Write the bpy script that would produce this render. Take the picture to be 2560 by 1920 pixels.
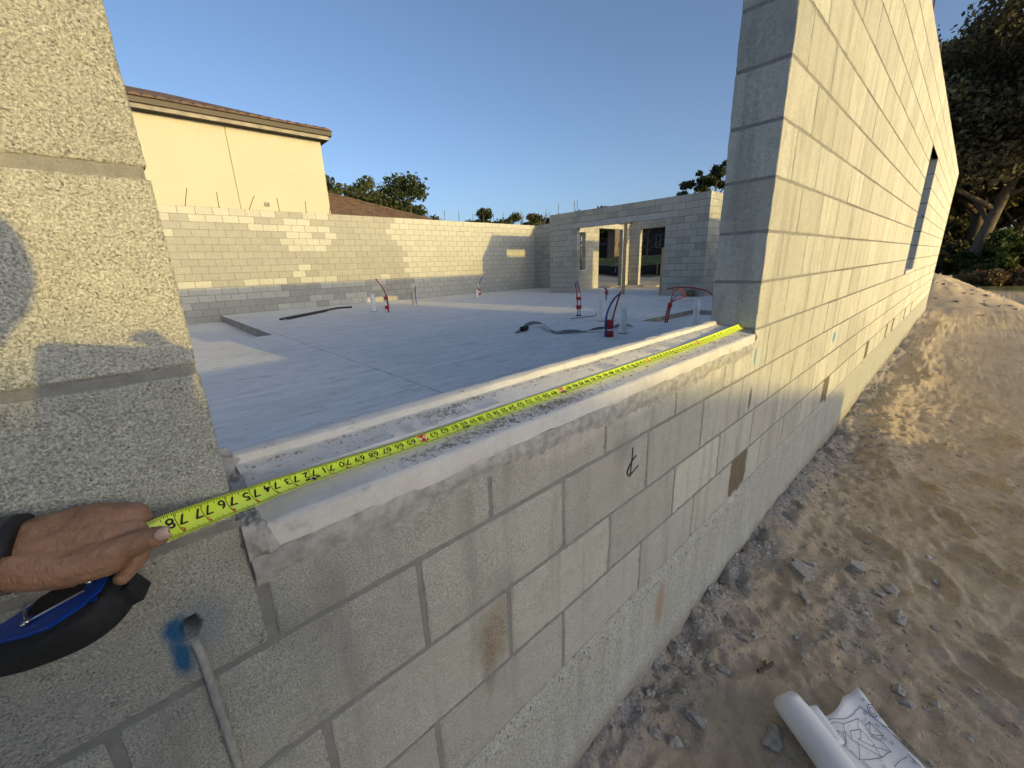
import bpy, bmesh, math, random
import numpy as np
from mathutils import Vector, Matrix
random.seed(7); rng = np.random.default_rng(7)
scene = bpy.context.scene
for o in list(bpy.data.objects): bpy.data.objects.remove(o)
COL = scene.collection

# ------------------------------------------------------------------ camera
IMG_W, IMG_H, FPX = 2560.0, 1920.0, 1008.13
YAW, PITCH, ROLL = 0.7363, -0.2835, -0.0359
CAM = np.array([-1.9761, -0.5771, 0.5065])
fwd = np.array([math.sin(YAW)*math.cos(PITCH), math.cos(YAW)*math.cos(PITCH), math.sin(PITCH)])
rt = np.array([math.cos(YAW), -math.sin(YAW), 0.0]); up = np.cross(rt, fwd)
cr, sr = math.cos(ROLL), math.sin(ROLL)
RIGHT, UP, FWD = cr*rt+sr*up, -sr*rt+cr*up, fwd
cd = bpy.data.cameras.new('camera'); cam = bpy.data.objects.new('camera', cd); COL.objects.link(cam)
cd.sensor_fit = 'HORIZONTAL'; cd.sensor_width = 36.0; cd.lens = 36.0*FPX/IMG_W
cd.clip_start = 0.02; cd.clip_end = 3000
M = Matrix.Identity(4)
for i in range(3):
    M[i][0], M[i][1], M[i][2], M[i][3] = RIGHT[i], UP[i], -FWD[i], CAM[i]
cam.matrix_world = M
scene.camera = cam

# ------------------------------------------------------------------ sky, sun, exposure
SUN_TRAVEL = Vector((-0.105, 1.0, -0.157)).normalized()
SUN_ELEV = math.asin(-SUN_TRAVEL.z)
to_sun = -SUN_TRAVEL
world = bpy.data.worlds.new('World'); scene.world = world; world.use_nodes = True
wn = world.node_tree.nodes; wl = world.node_tree.links
bg = wn['Background']
sky = wn.new('ShaderNodeTexSky'); sky.sky_type = 'NISHITA'; sky.sun_disc = False
sky.sun_elevation = SUN_ELEV; sky.sun_rotation = math.atan2(to_sun.x, to_sun.y)
sky.air_density = 0.6; sky.dust_density = 2.8; sky.ozone_density = 1.6
wl.new(sky.outputs[0], bg.inputs[0]); bg.inputs[1].default_value = 0.15
sd = bpy.data.lights.new('sun', 'SUN'); sd.energy = 2.1; sd.angle = math.radians(0.53); sd.color = (1.0, 0.72, 0.20)
so = bpy.data.objects.new('sun', sd); COL.objects.link(so)
so.rotation_euler = SUN_TRAVEL.to_track_quat('-Z', 'Y').to_euler()
so.location = (0, -30, 20)
scene.view_settings.view_transform = 'Standard'; scene.view_settings.look = 'None'
scene.view_settings.gamma = 1.0; scene.view_settings.use_curve_mapping = False
scene.view_settings.exposure = 0.84
scene.render.resolution_x, scene.render.resolution_y = 1024, 768
scene.cycles.max_bounces = 6; scene.cycles.diffuse_bounces = 4

# ------------------------------------------------------------------ helpers
def ray(px, py): return RIGHT*((px-1280)/FPX) - UP*((py-960)/FPX) + FWD
def dep(px, py, z): return CAM + ray(px, py)*z
def on_y(px, py, y): d = ray(px, py); return CAM + d*((y-CAM[1])/d[1])
def on_x(px, py, x): d = ray(px, py); return CAM + d*((x-CAM[0])/d[0])
def proj(P):
    d = np.asarray(P, float)-CAM; z = d@FWD
    return 1280+FPX*(d@RIGHT)/z, 960-FPX*(d@UP)/z, z
def hsh(ix, iy, iz):
    h = (ix.astype(np.int64)*374761393 + iy.astype(np.int64)*668265263 + iz.astype(np.int64)*2147483647) & 0xffffffff
    h = ((h ^ (h >> 13))*1274126177) & 0xffffffff
    h = (h ^ (h >> 16)) & 0xffffff
    return h/float(0xffffff)
def vnoise(x, y, z=0.0):
    x, y, z = np.broadcast_arrays(np.asarray(x, float), np.asarray(y, float), np.asarray(z, float))
    ix, iy, iz = np.floor(x), np.floor(y), np.floor(z)
    fx, fy, fz = x-ix, y-iy, z-iz
    fx, fy, fz = [f*f*(3-2*f) for f in (fx, fy, fz)]
    r = 0
    for a in (0, 1):
        for b in (0, 1):
            for c in (0, 1):
                w = (fx if a else 1-fx)*(fy if b else 1-fy)*(fz if c else 1-fz)
                r = r + w*hsh(ix+a, iy+b, iz+c)
    return r*2-1
def fbm(x, y, z=0.0, o=4, g=0.5, l=2.03):
    r, a, f = 0, 1.0, 1.0
    for k in range(o):
        r = r + a*vnoise(np.asarray(x)*f+17.3*k, np.asarray(y)*f-9.1*k, np.asarray(z)*f+4.7*k); a *= g; f *= l
    return r
def sstep(a, b, x): t = np.clip((np.asarray(x, float)-a)/(b-a), 0, 1); return t*t*(3-2*t)

def mesh_obj(name, verts, faces, mat=None, parent=None, smooth=False, loc=None):
    me = bpy.data.meshes.new(name)
    me.from_pydata([tuple(v) for v in verts] if not isinstance(verts, np.ndarray) else verts.tolist(), [], faces if isinstance(faces, list) else faces.tolist())
    me.update()
    if mat: me.materials.append(mat)
    if smooth: me.polygons.foreach_set('use_smooth', [True]*len(me.polygons))
    o = bpy.data.objects.new(name, me); COL.objects.link(o)
    if loc is not None: o.location = loc
    if parent: setpar(o, parent)
    return o
def setpar(o, p):
    o.parent = p
    o.matrix_parent_inverse = Matrix.Translation(p.location).inverted() if p.type == 'EMPTY' else p.matrix_basis.inverted()
def thing(name, label, cat, loc=(0, 0, 0), group=None):
    o = bpy.data.objects.new(name, None); COL.objects.link(o); o.location = loc; o.empty_display_size = 0.1
    return tag(o, label, cat, group)
def tag(o, label=None, cat=None, group=None, kind=None):
    if label: o['label'] = label
    if cat: o['category'] = cat
    if group: o['group'] = group
    if kind: o['kind'] = kind
    return o
class MB:
    def __init__(s): s.v = []; s.f = []
    def add(s, v, f):
        n = len(s.v); s.v += [tuple(p) for p in v]; s.f += [tuple(i+n for i in q) for q in f]
    def box(s, x0, x1, y0, y1, z0, z1):
        s.add([(x0,y0,z0),(x1,y0,z0),(x1,y1,z0),(x0,y1,z0),(x0,y0,z1),(x1,y0,z1),(x1,y1,z1),(x0,y1,z1)],
              [(0,3,2,1),(4,5,6,7),(0,1,5,4),(1,2,6,5),(2,3,7,6),(3,0,4,7)])
    def tube(s, pts, rad, n=8, cap=True):
        pts = [np.array(p, float) for p in pts]; m = len(pts)
        rad = [rad]*m if np.isscalar(rad) else list(rad)
        t = [pts[min(i+1, m-1)]-pts[max(i-1, 0)] for i in range(m)]
        t = [a/max(np.linalg.norm(a), 1e-9) for a in t]
        ref = np.array([0, 0, 1.0]) if abs(t[0][2]) < 0.9 else np.array([1.0, 0, 0])
        u = np.cross(t[0], ref); u /= np.linalg.norm(u); V = []
        for i in range(m):
            u = u - t[i]*(u@t[i]); u /= max(np.linalg.norm(u), 1e-9); w = np.cross(t[i], u)
            for k in range(n):
                a = 2*math.pi*k/n; V.append(pts[i]+rad[i]*(math.cos(a)*u+math.sin(a)*w))
        F = [(i*n+k, i*n+(k+1) % n, (i+1)*n+(k+1) % n, (i+1)*n+k) for i in range(m-1) for k in range(n)]
        if cap: F += [tuple(range(n-1, -1, -1)), tuple((m-1)*n+k for k in range(n))]
        s.add(V, F)
    def build(s, name, mat, parent=None, smooth=False): return mesh_obj(name, s.v, s.f, mat, parent, smooth)
def catmull(P, n=8):
    P = [np.array(p, float) for p in P]; Q = [2*P[0]-P[1]]+P+[2*P[-1]-P[-2]]; out = []
    for i in range(1, len(Q)-2):
        for k in range(n):
            t = k/n
            out.append(0.5*((2*Q[i])+(-Q[i-1]+Q[i+1])*t+(2*Q[i-1]-5*Q[i]+4*Q[i+1]-Q[i+2])*t*t+(-Q[i-1]+3*Q[i]-3*Q[i+1]+Q[i+2])*t**3))
    out.append(P[-1]); return out

# ------------------------------------------------------------------ materials
class NT:
    def __init__(s, name):
        s.m = bpy.data.materials.new(name); s.m.use_nodes = True; s.t = s.m.node_tree
        s.b = s.t.nodes['Principled BSDF']; s.b.inputs['Roughness'].default_value = 0.85
        s.b.inputs['Specular IOR Level'].default_value = 0.25
        s._pos = None
    def n(s, typ, **kw):
        nd = s.t.nodes.new('ShaderNode'+typ)
        for k, v in kw.items(): setattr(nd, k, v)
        return nd
    def lk(s, a, b): s.t.links.new(a, b)
    def pos(s):
        if s._pos is None: s._pos = s.n('NewGeometry').outputs['Position']
        return s._pos
    def val(s, sock, v):
        if isinstance(v, (int, float)): sock.default_value = v
        elif isinstance(v, (tuple, list)): sock.default_value = tuple(v)+((1,) if len(v) == 3 and len(sock.default_value) == 4 else ())
        else: s.lk(v, sock)
    def math(s, op, a, b=0.0, c=None, clamp=False):
        nd = s.n('Math', operation=op, use_clamp=clamp); s.val(nd.inputs[0], a); s.val(nd.inputs[1], b)
        if c is not None: s.val(nd.inputs[2], c)
        return nd.outputs[0]
    def noise(s, scale, detail=3, rough=0.55, vec=None, dist=0.0):
        nd = s.n('TexNoise'); nd.inputs['Scale'].default_value = scale; nd.inputs['Detail'].default_value = detail
        nd.inputs['Roughness'].default_value = rough; nd.inputs['Distortion'].default_value = dist
        s.lk(vec if vec is not None else s.pos(), nd.inputs['Vector']); return nd.outputs['Fac']
    def vor(s, scale, vec=None, feature='F1'):
        nd = s.n('TexVoronoi', feature=feature); nd.inputs['Scale'].default_value = scale
        s.lk(vec if vec is not None else s.pos(), nd.inputs['Vector']); return nd
    def map(s, v, a, b, c=0.0, d=1.0):
        nd = s.n('MapRange'); s.val(nd.inputs[0], v)
        for i, q in enumerate((a, b, c, d)): nd.inputs[i+1].default_value = q
        return nd.outputs[0]
    def mix(s, fac, a, b, mode='MIX'):
        nd = s.n('Mix', data_type='RGBA', blend_type=mode); s.val(nd.inputs[0], fac); s.val(nd.inputs[6], a); s.val(nd.inputs[7], b); return nd.outputs[2]
    def scalevec(s, k):
        nd = s.n('VectorMath', operation='MULTIPLY'); s.lk(s.pos(), nd.inputs[0]); nd.inputs[1].default_value = k; return nd.outputs[0]
    def xyz(s):
        nd = s.n('SeparateXYZ'); s.lk(s.pos(), nd.inputs[0]); return nd.outputs
    def bump(s, h, dist=0.002, strength=1.0, prev=None):
        nd = s.n('Bump'); nd.inputs['Distance'].default_value = dist; nd.inputs['Strength'].default_value = strength
        s.lk(h, nd.inputs['Height'])
        if prev is not None: s.lk(prev, nd.inputs['Normal'])
        return nd.outputs[0]
    def done(s, col=None, normal=None, rough=None):
        if col is not None: s.val(s.b.inputs['Base Color'], col)
        if normal is not None: s.lk(normal, s.b.inputs['Normal'])
        if rough is not None: s.val(s.b.inputs['Roughness'], rough)
        return s.m
def plain(name, col, rough=0.6, metal=0.0, spec=0.3, nscale=40, namp=0.12, bump=0.0):
    t = NT(name); f = t.noise(nscale, 4)
    c = t.mix(t.map(f, 0.3, 0.7), tuple(x*(1-namp) for x in col), tuple(min(1, x*(1+namp)) for x in col))
    t.b.inputs['Metallic'].default_value = metal; t.b.inputs['Specular IOR Level'].default_value = spec
    return t.done(c, t.bump(f, bump) if bump else None, rough)

def block_material(name, source, extra=None, fine=1.0):
    """split between aggregate, pores and a tint that belongs to the single block"""
    t = NT(name)
    if source == 'object': tint = t.n('ObjectInfo').outputs['Color']
    elif source == 'attr': tint = t.n('Attribute', attribute_name='tint').outputs['Color']
    else: tint = source
    broad = t.noise(2.2, 5); mid = t.noise(21, 5, 0.6); grain = t.noise(370*fine, 4, 0.75)
    v = t.vor(330*fine); v2 = t.vor(430*fine)
    c = t.mix(t.map(grain, 0.38, 0.62), (0.31, 0.322, 0.288), (0.80, 0.825, 0.745))
    c = t.mix(t.map(broad, 0.3, 0.7, 0.0, 0.4), c, (0.50, 0.48, 0.44))
    c = t.mix(t.map(mid, 0.45, 0.72, 0.0, 0.28), c, (0.36, 0.355, 0.34))
    pm = t.math('MULTIPLY', t.map(t.noise(440*fine, 4, 0.75, None, 0.6), 0.56, 0.66), t.map(t.noise(60, 3), 0.36, 0.60), clamp=True)
    c = t.mix(pm, c, (0.15, 0.148, 0.138))
    wh = t.math('MULTIPLY', t.map(v2.outputs['Distance'], 0.05, 0.22, 1.0, 0.0), t.map(t.noise(120, 1), 0.55, 0.66), clamp=True)
    c = t.mix(wh, c, (0.78, 0.76, 0.72))
    c = t.mix(1.0, c, tint, 'MULTIPLY')
    if extra: c = extra(t, c)
    b = t.bump(t.noise(210*fine, 4, 0.7), 0.0035, 0.9); b = t.bump(grain, 0.0035, 1.0, b); b = t.bump(t.math('SUBTRACT', 1.0, pm), 0.0025, 1.0, b)
    return t.done(c, b, 0.93)

def spot(t, c, cx, cz, rx, rz, col, nscale=30, soft=0.5, amt=0.9, ny=None, grainy=False):
    """a stain or paint mark that belongs to the wall at (cx, cz)"""
    x, y, z = t.xyz()
    w = t.math('MULTIPLY', t.math('SUBTRACT', t.noise(nscale, 4), 0.5), 0.9)
    dx = t.math('DIVIDE', t.math('SUBTRACT', x, cx), rx); dz = t.math('DIVIDE', t.math('SUBTRACT', z, cz), rz)
    d = t.math('ADD', t.math('SQRT', t.math('ADD', t.math('MULTIPLY', dx, dx), t.math('MULTIPLY', dz, dz))), w)
    f = t.math('MULTIPLY', t.map(d, 1-soft, 1+soft*0.6, 1.0, 0.0), amt)
    if grainy: f = t.math('MULTIPLY', f, t.map(t.noise(330, 3), 0.36, 0.52), clamp=True)
    return t.mix(f, c, col)
def wall_marks(t, c):
    c = spot(t, c, -1.53, -0.30, 0.045, 0.085, (0.30, 0.20, 0.11), 45, 0.5, 0.8, grainy=True)
    c = spot(t, c, -1.555, -0.36, 0.02, 0.10, (0.27, 0.18, 0.10), 50, 0.5, 0.7, grainy=True)
    c = spot(t, c, 0.046, 0.072, 0.013, 0.05, (0.06, 0.30, 0.48), 60, 0.35, 0.9)
    c = spot(t, c, 1.82, -0.083, 0.05, 0.045, (0.06, 0.30, 0.48), 60, 0.35, 0.9)
    c = spot(t, c, 0.05, -0.13, 0.018, 0.06, (0.05, 0.05, 0.05), 60, 0.4, 0.8)
    c = spot(t, c, -1.26, 0.085, 0.12, 0.028, (0.72, 0.70, 0.66), 26, 0.5, 0.85, grainy=True)
    c = spot(t, c, -0.93, 0.09, 0.13, 0.022, (0.72, 0.70, 0.66), 26, 0.5, 0.8, grainy=True)
    c = spot(t, c, -0.45, 0.085, 0.17, 0.028, (0.72, 0.70, 0.66), 26, 0.5, 0.7, grainy=True)
    c = spot(t, c, -0.14, 0.06, 0.06, 0.05, (0.72, 0.70, 0.66), 26, 0.5, 0.7, grainy=True)
    c = spot(t, c, -1.02, -0.01, 0.05, 0.05, (0.30, 0.29, 0.27), 30, 0.6, 0.5)
    c = t.mix(t.map(t.noise(1.0, 5, 0.6, t.scalevec((11, 11, 0.9))), 0.50, 0.68, 0.0, 0.55), c, (0.30, 0.292, 0.268))
    c = t.mix(t.map(t.noise(1.0, 6, 0.68, t.scalevec((5, 5, 2.6)), 0.4), 0.55, 0.68, 0.0, 0.45), c, (0.33, 0.318, 0.285))
    # mortar wiped over the block edges
    return t.mix(t.map(t.noise(9, 6, 0.65), 0.60, 0.72, 0.0, 0.55), c, (0.33, 0.33, 0.315))
def paint_marks(t, c):
    for cx, cz, rx, rz, a in ((-2.024, 0.092, 0.0135, 0.020, 0.97), (-2.027, 0.052, 0.010, 0.034, 0.97), (-2.003, 0.085, 0.030, 0.045, 0.30)):
        c = spot(t, c, cx, cz, rx, rz, (0.03, 0.16, 0.34), 60, 0.5, a)
    return t.mix(t.map(t.noise(16, 6, 0.65), 0.60, 0.70, 0.0, 0.6), c, (0.34, 0.34, 0.325))

M_BLOCK = block_material('concrete_block', 'object')
M_BLOCK_MAIN = block_material('concrete_block_main', 'object', wall_marks)
M_BLOCK_NEAR = block_material('concrete_block_painted', 'object', paint_marks)
M_BLOCK_FAR = block_material('concrete_block_joined', 'attr')
def mortar_mat():
    t = NT('mortar'); f = t.noise(34, 6, 0.65); g = t.noise(300, 3, 0.7)
    c = t.mix(t.map(f, 0.3, 0.7), (0.19, 0.192, 0.183), (0.285, 0.285, 0.27))
    c = t.mix(t.map(g, 0.4, 0.7, 0.0, 0.4), c, (0.20, 0.20, 0.19))
    b = t.bump(f, 0.006); b = t.bump(g, 0.0015, 1.0, b); return t.done(c, b, 0.95)
M_MORTAR = mortar_mat()
M_BED = plain('mortar_bed', (0.33, 0.33, 0.315), 0.95, nscale=45, namp=0.28, bump=0.004)
M_MORTAR2 = plain('weathered_mortar', (0.185, 0.18, 0.165), 0.95, nscale=8, namp=0.25)
def slab_mat():
    t = NT('slab_concrete'); st = t.noise(1.0, 7, 0.62, t.scalevec((1.1, 7.0, 1)), 0.3); st2 = t.noise(1.0, 5, 0.6, t.scalevec((6, 30, 1)), 0.6)
    bl = t.noise(0.9, 5, 0.55); g = t.noise(120, 3)
    c = t.mix(t.map(st, 0.3, 0.72), (0.60, 0.60, 0.575), (0.79, 0.79, 0.76))
    c = t.mix(t.map(bl, 0.35, 0.7, 0.0, 0.5), c, (0.80, 0.79, 0.75))
    c = t.mix(t.map(st2, 0.56, 0.72, 0.0, 0.75), c, (0.30, 0.295, 0.29))
    c = t.mix(t.map(t.noise(1.0, 6, 0.65, t.scalevec((2.2, 14, 1)), 0.5), 0.52, 0.70, 0.0, 0.5), c, (0.36, 0.36, 0.365))
    c = t.mix(t.map(t.noise(3.1, 5, 0.6), 0.60, 0.78, 0.0, 0.6), c, (0.34, 0.32, 0.30))
    x, y, z = t.xyz()
    wob = t.math('MULTIPLY', t.math('SUBTRACT', t.noise(1.6, 4), 0.5), 0.12)
    d = t.math('ABSOLUTE', t.math('ADD', t.math('ADD', x, 0.03), wob))
    m = t.math('MULTIPLY', t.map(d, 0.006, 0.016, 1.0, 0.0), t.math('LESS_THAN', y, 8.8))
    c = t.mix(t.math('MULTIPLY', m, t.map(t.noise(2.3, 3), 0.38, 0.6, 0.2, 0.65)), c, (0.20, 0.19, 0.185))
    b = t.bump(st2, 0.004, 0.8); b = t.bump(g, 0.001, 0.6, b)
    return t.done(c, b, t.map(st, 0.3, 0.7, 0.62, 0.85))
M_SLAB = slab_mat()
def precast_mat():
    t = NT('precast_concrete'); f = t.noise(7, 6, 0.6); g = t.noise(90, 4, 0.65)
    c = t.mix(t.map(f, 0.3, 0.7), (0.49, 0.495, 0.48), (0.61, 0.615, 0.60))
    c = t.mix(t.map(g, 0.5, 0.75, 0.0, 0.4), c, (0.40, 0.39, 0.37))
    c = t.mix(t.map(t.noise(26, 6, 0.7), 0.58, 0.68, 0.0, 0.6), c, (0.34, 0.33, 0.31))
    b = t.bump(g, 0.0012); b = t.bump(f, 0.004, 0.6, b); return t.done(c, b, 0.85)
M_PRECAST = precast_mat()
def slurry_mat():
    t = NT('stem_wall_slurry'); st = t.noise(1.0, 6, 0.6, t.scalevec((16, 16, 1.6))); g = t.noise(150, 4, 0.65); f = t.noise(5, 6, 0.6)
    c = t.mix(t.map(g, 0.38, 0.62), (0.25, 0.258, 0.237), (0.46, 0.472, 0.435))
    c = t.mix(t.map(st, 0.50, 0.66, 0.0, 0.5), c, (0.46, 0.47, 0.44))
    c = t.mix(t.map(st, 0.30, 0.44, 0.6, 0.0), c, (0.27, 0.27, 0.255))
    c = t.mix(t.map(f, 0.5, 0.75, 0.0, 0.5), c, (0.34, 0.335, 0.315))
    x, y, z = t.xyz()
    band = t.map(t.math('ABSOLUTE', t.math('ADD', z, 0.635)), 0.02, 0.10, 1.0, 0.0)
    c = t.mix(t.math('MULTIPLY', t.map(t.noise(85, 4, 0.6), 0.60, 0.66), t.math('ADD', t.math('MULTIPLY', band, 0.9), 0.12), clamp=True), c, (0.085, 0.08, 0.075))
    c = spot(t, c, -0.72, -0.78, 0.035, 0.10, (0.30, 0.20, 0.12), 40, 0.5, 0.7)
    x, y, z = t.xyz()
    low = t.math('ADD', z, t.math('MULTIPLY', t.noise(6, 5), 0.16))
    c = t.mix(t.map(low, -0.98, -0.88, 0.85, 0.0), c, (0.26, 0.225, 0.18))
    b = t.bump(st, 0.006); b = t.bump(g, 0.0015, 1.0, b); return t.done(c, b, 0.9)
M_SLURRY = slurry_mat()
def sand_mat():
    t = NT('sand_ground'); f = t.noise(1.3, 6, 0.6); g = t.noise(28, 6, 0.65); h = t.noise(320, 3, 0.7)
    c = t.mix(t.map(f, 0.3, 0.7), (0.50, 0.405, 0.285), (0.66, 0.55, 0.415))
    c = t.mix(t.map(g, 0.35, 0.65, 0.0, 0.4), c, (0.37, 0.29, 0.205))
    c = t.mix(t.map(h, 0.5, 0.75, 0.0, 0.45), c, (0.18, 0.15, 0.115))
    deb = t.n('Attribute', attribute_name='debris').outputs['Fac']
    dm = t.math('MULTIPLY', t.map(t.math('ADD', deb, t.math('MULTIPLY', t.math('SUBTRACT', t.noise(7, 6, 0.62), 0.5), 2.0)), 0.30, 0.85), 0.85)
    gray = t.mix(t.map(t.noise(70, 5, 0.7), 0.38, 0.62), (0.17, 0.168, 0.16), (0.46, 0.455, 0.44))
    c = t.mix(dm, c, gray)
    gm = t.map(deb, -1.9, -1.2, 1.0, 0.0)
    c = t.mix(gm, c, t.mix(t.map(g, 0.3, 0.7), (0.05, 0.075, 0.02), (0.16, 0.15, 0.07)))
    b = t.bump(g, 0.022); b = t.bump(h, 0.003, 1.0, b); return t.done(c, b, 0.95)
M_SAND = sand_mat()
M_LINTEL = plain('grey_lintel', (0.40, 0.40, 0.385), 0.9, nscale=9, namp=0.15, bump=0.002)
M_ROCK = plain('broken_concrete', (0.34, 0.325, 0.295), 0.95, nscale=60, namp=0.3, bump=0.004)
M_GRIT = plain('mortar_crumbs', (0.34, 0.31, 0.27), 0.95, nscale=25, namp=0.5)
M_STEEL = plain('rusty_rebar', (0.13, 0.085, 0.06), 0.7, 0.4, nscale=60, namp=0.3)
M_WIRE = plain('galvanised_wire', (0.6, 0.6, 0.58), 0.3, 1.0)
M_PVC = plain('white_pvc', (0.74, 0.74, 0.71), 0.45, nscale=9, namp=0.12)
M_RED = plain('red_pex', (0.28, 0.03, 0.03), 0.4, spec=0.5)
M_BLUE = plain('blue_pex', (0.025, 0.06, 0.25), 0.4, spec=0.5)
M_TAPERED = plain('red_warning_tape', (0.36, 0.03, 0.03), 0.45)
M_BLACK = plain('black_plastic', (0.022, 0.022, 0.024), 0.55)
M_STRAP = plain('grey_strap', (0.17, 0.18, 0.185), 0.7)
M_GROUT = plain('brown_grout', (0.145, 0.122, 0.085), 0.95, nscale=110, namp=0.35, bump=0.003)
M_LUMBER = plain('lumber', (0.42, 0.30, 0.17), 0.8, nscale=18, namp=0.25)
M_BARK = plain('bark', (0.105, 0.085, 0.066), 0.95, nscale=11, namp=0.5, bump=0.02)
M_PALEBARK = plain('pale_bark', (0.125, 0.105, 0.08), 0.95, nscale=11, namp=0.4)
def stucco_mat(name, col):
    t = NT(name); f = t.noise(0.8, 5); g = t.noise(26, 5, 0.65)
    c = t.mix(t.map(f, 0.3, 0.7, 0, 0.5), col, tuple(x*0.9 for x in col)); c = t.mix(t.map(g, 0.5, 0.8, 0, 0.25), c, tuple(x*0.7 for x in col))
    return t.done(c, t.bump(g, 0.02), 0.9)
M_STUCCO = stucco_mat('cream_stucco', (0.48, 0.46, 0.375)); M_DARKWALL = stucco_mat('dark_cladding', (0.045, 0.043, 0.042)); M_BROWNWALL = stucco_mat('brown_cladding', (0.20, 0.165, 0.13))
M_TILE = plain('brown_roof_tile', (0.115, 0.08, 0.064), 0.85, nscale=3, namp=0.35)
M_FASCIA = plain('bronze_fascia', (0.075, 0.066, 0.056), 0.6); M_GUTTER = plain('pale_fascia', (0.25, 0.23, 0.20), 0.6, nscale=2, namp=0.4); M_SOFFIT = plain('dark_soffit', (0.04, 0.037, 0.034), 0.8)
def leaf_mat(name, a, b):
    t = NT(name); rn = t.n('Attribute', attribute_name='tint').outputs['Fac']
    c = t.mix(rn, a, b); t.b.inputs['Subsurface Weight'].default_value = 0.0
    tr = t.n('BsdfTranslucent'); t.lk(c, tr.inputs['Color']); mx = t.n('MixShader'); mx.inputs[0].default_value = 0.25
    t.done(c, None, 0.7); t.lk(t.b.outputs[0], mx.inputs[1]); t.lk(tr.outputs[0], mx.inputs[2])
    t.lk(mx.outputs[0], t.t.nodes['Material Output'].inputs['Surface']); return t.m
M_OAK = leaf_mat('oak_leaf', (0.038, 0.040, 0.020), (0.15, 0.135, 0.07)); M_BUSH = leaf_mat('bush_leaf', (0.035, 0.06, 0.015), (0.12, 0.15, 0.04)); M_DRY = leaf_mat('dry_grass', (0.16, 0.11, 0.05), (0.30, 0.21, 0.10))
M_FARLEAF = leaf_mat('far_leaf', (0.03, 0.045, 0.016), (0.10, 0.11, 0.045))
def lawn_mat():
    t = NT('lawn_grass'); f = t.noise(1.0, 6, 0.65, t.scalevec((0.35, 2.0, 1))); g = t.noise(14, 5, 0.7)
    c = t.mix(t.map(f, 0.35, 0.65), (0.055, 0.095, 0.02), (0.20, 0.19, 0.07)); c = t.mix(t.map(g, 0.4, 0.7, 0, 0.5), c, (0.05, 0.06, 0.02)); return t.done(c, t.bump(g, 0.06), 0.95)
M_LAWN = lawn_mat()
M_SILT = plain('black_silt_fabric', (0.018, 0.017, 0.016), 0.8, nscale=5, namp=0.3)
M_GLASS = plain('window_glass', (0.03, 0.035, 0.04), 0.08, spec=0.6)

# ------------------------------------------------------------------ ground
def base_h(x, y):
    h = -1.06 - 0.07*sstep(1.0, 4.0, x)
    h = h + 0.42*np.where(x < 17.2, sstep(11.3, 12.6, x)*sstep(4.4, 5.4, y)*(1-sstep(11.2, 12.4, y)), np.maximum(sstep(16, 22, x)*sstep(3, 9, y), sstep(4.4, 5.4, y)*(1-sstep(11.2, 12.4, y))*(1-sstep(17.2, 20, x)))) + 0.35*sstep(22, 27, x)*sstep(3, 9, y) + 1.6*sstep(27, 48, x)*sstep(3, 9, y)
    h = h + 0.33*sstep(18, 26, x)*(1-sstep(3, 9, y))
    return h
FOOT = [(0.62, -0.75, 0.5), (0.95, -0.9, 0.7), (1.35, -0.8, 0.4), (1.7, -1.1, 0.8), (0.35, -1.15, 0.2), (2.2, -0.95, 0.6), (2.7, -1.3, 0.5), (0.05, -0.95, 0.9), (1.1, -1.35, 0.3), (0.75, -0.52, 0.9), (3.3, -1.1, 0.4), (1.9, -0.62, 0.7)]
def ground_h(x, y):
    x = np.asarray(x, float); y = np.asarray(y, float)
    h = base_h(x, y)
    near = 1-sstep(6, 20, np.hypot(x, y))
    h = h + 0.05*fbm(x*0.55, y*0.55, 3.1, 3)
    a = fbm(x*1.9+3, y*2.6, 0.5, 4); b = fbm(x*7+0.7*a, y*9, 2.5, 4); c = fbm(x*26, y*26, 5.5, 3)
    h = h + 0.030*a + near*(0.030*(1-np.abs(b))*0.9 + 0.006*c)
    ridge = np.exp(-((y+0.36+0.08*np.sin(x*1.3)+0.1*fbm(x*2, y*0, 1.5, 3))/0.15)**2)*sstep(1.0, 2.2, x)*(1-sstep(11, 14, x))
    h = h + ridge*(0.055+0.012*c*near+0.035*b*near)
    h = h + 0.06*np.exp(-(y/0.16)**2)*(0.6+0.6*b)*(1-sstep(13, 15, x))*(y < 0.5)
    for fx, fy, an in FOOT:
        u = (x-fx)*math.cos(an)+(y-fy)*math.sin(an); v = -(x-fx)*math.sin(an)+(y-fy)*math.cos(an)
        d = np.sqrt((u/0.145)**2+(v/0.055)**2)
        h = h - 0.028*np.exp(-d**4) + 0.014*np.exp(-((d-1.35)/0.28)**2)
    h = h + 0.14*fbm(x*0.35, y*0.35, 7, 3)*sstep(13, 20, x)
    return h
def debris_f(x, y):
    x = np.asarray(x, float); y = np.asarray(y, float)
    d = 0.75*np.exp(-(y/0.22)**2) + 0.55*np.exp(-(((x-0.05)/0.35)**2+((y+0.52)/0.18)**2)) + 0.5*np.exp(-(((x+0.12)/0.2)**2+((y+0.95)/0.16)**2)) + 0.3*np.exp(-((y+0.55)/0.25)**2)*sstep(1.2, 3, x)
    d = np.where(x > 19.5, -2.2*sstep(20, 22, x)*np.where(y < 4, 1, sstep(24, 26, x)), d)
    return d
def lines(lo, hi, a, b, step, grow):
    m = list(np.arange(a, b, step)); s = step; p = a; L = []
    while p > lo: s *= grow; p -= s; L.append(p)
    R = []; s = step; p = m[-1]
    while p < hi: s *= grow; p += s; R.append(p)
    return np.array(L[::-1]+m+R)
gx = lines(-700, 900, -1.35, 3.2, 0.014, 1.045); gy = lines(-900, 900, -1.75, 0.02, 0.014, 1.055)
GX, GY = np.meshgrid(gx, gy, indexing='ij'); GZ = ground_h(GX, GY)
V = np.stack([GX, GY, GZ], -1).reshape(-1, 3); ny = len(gy); nx = len(gx)
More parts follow.
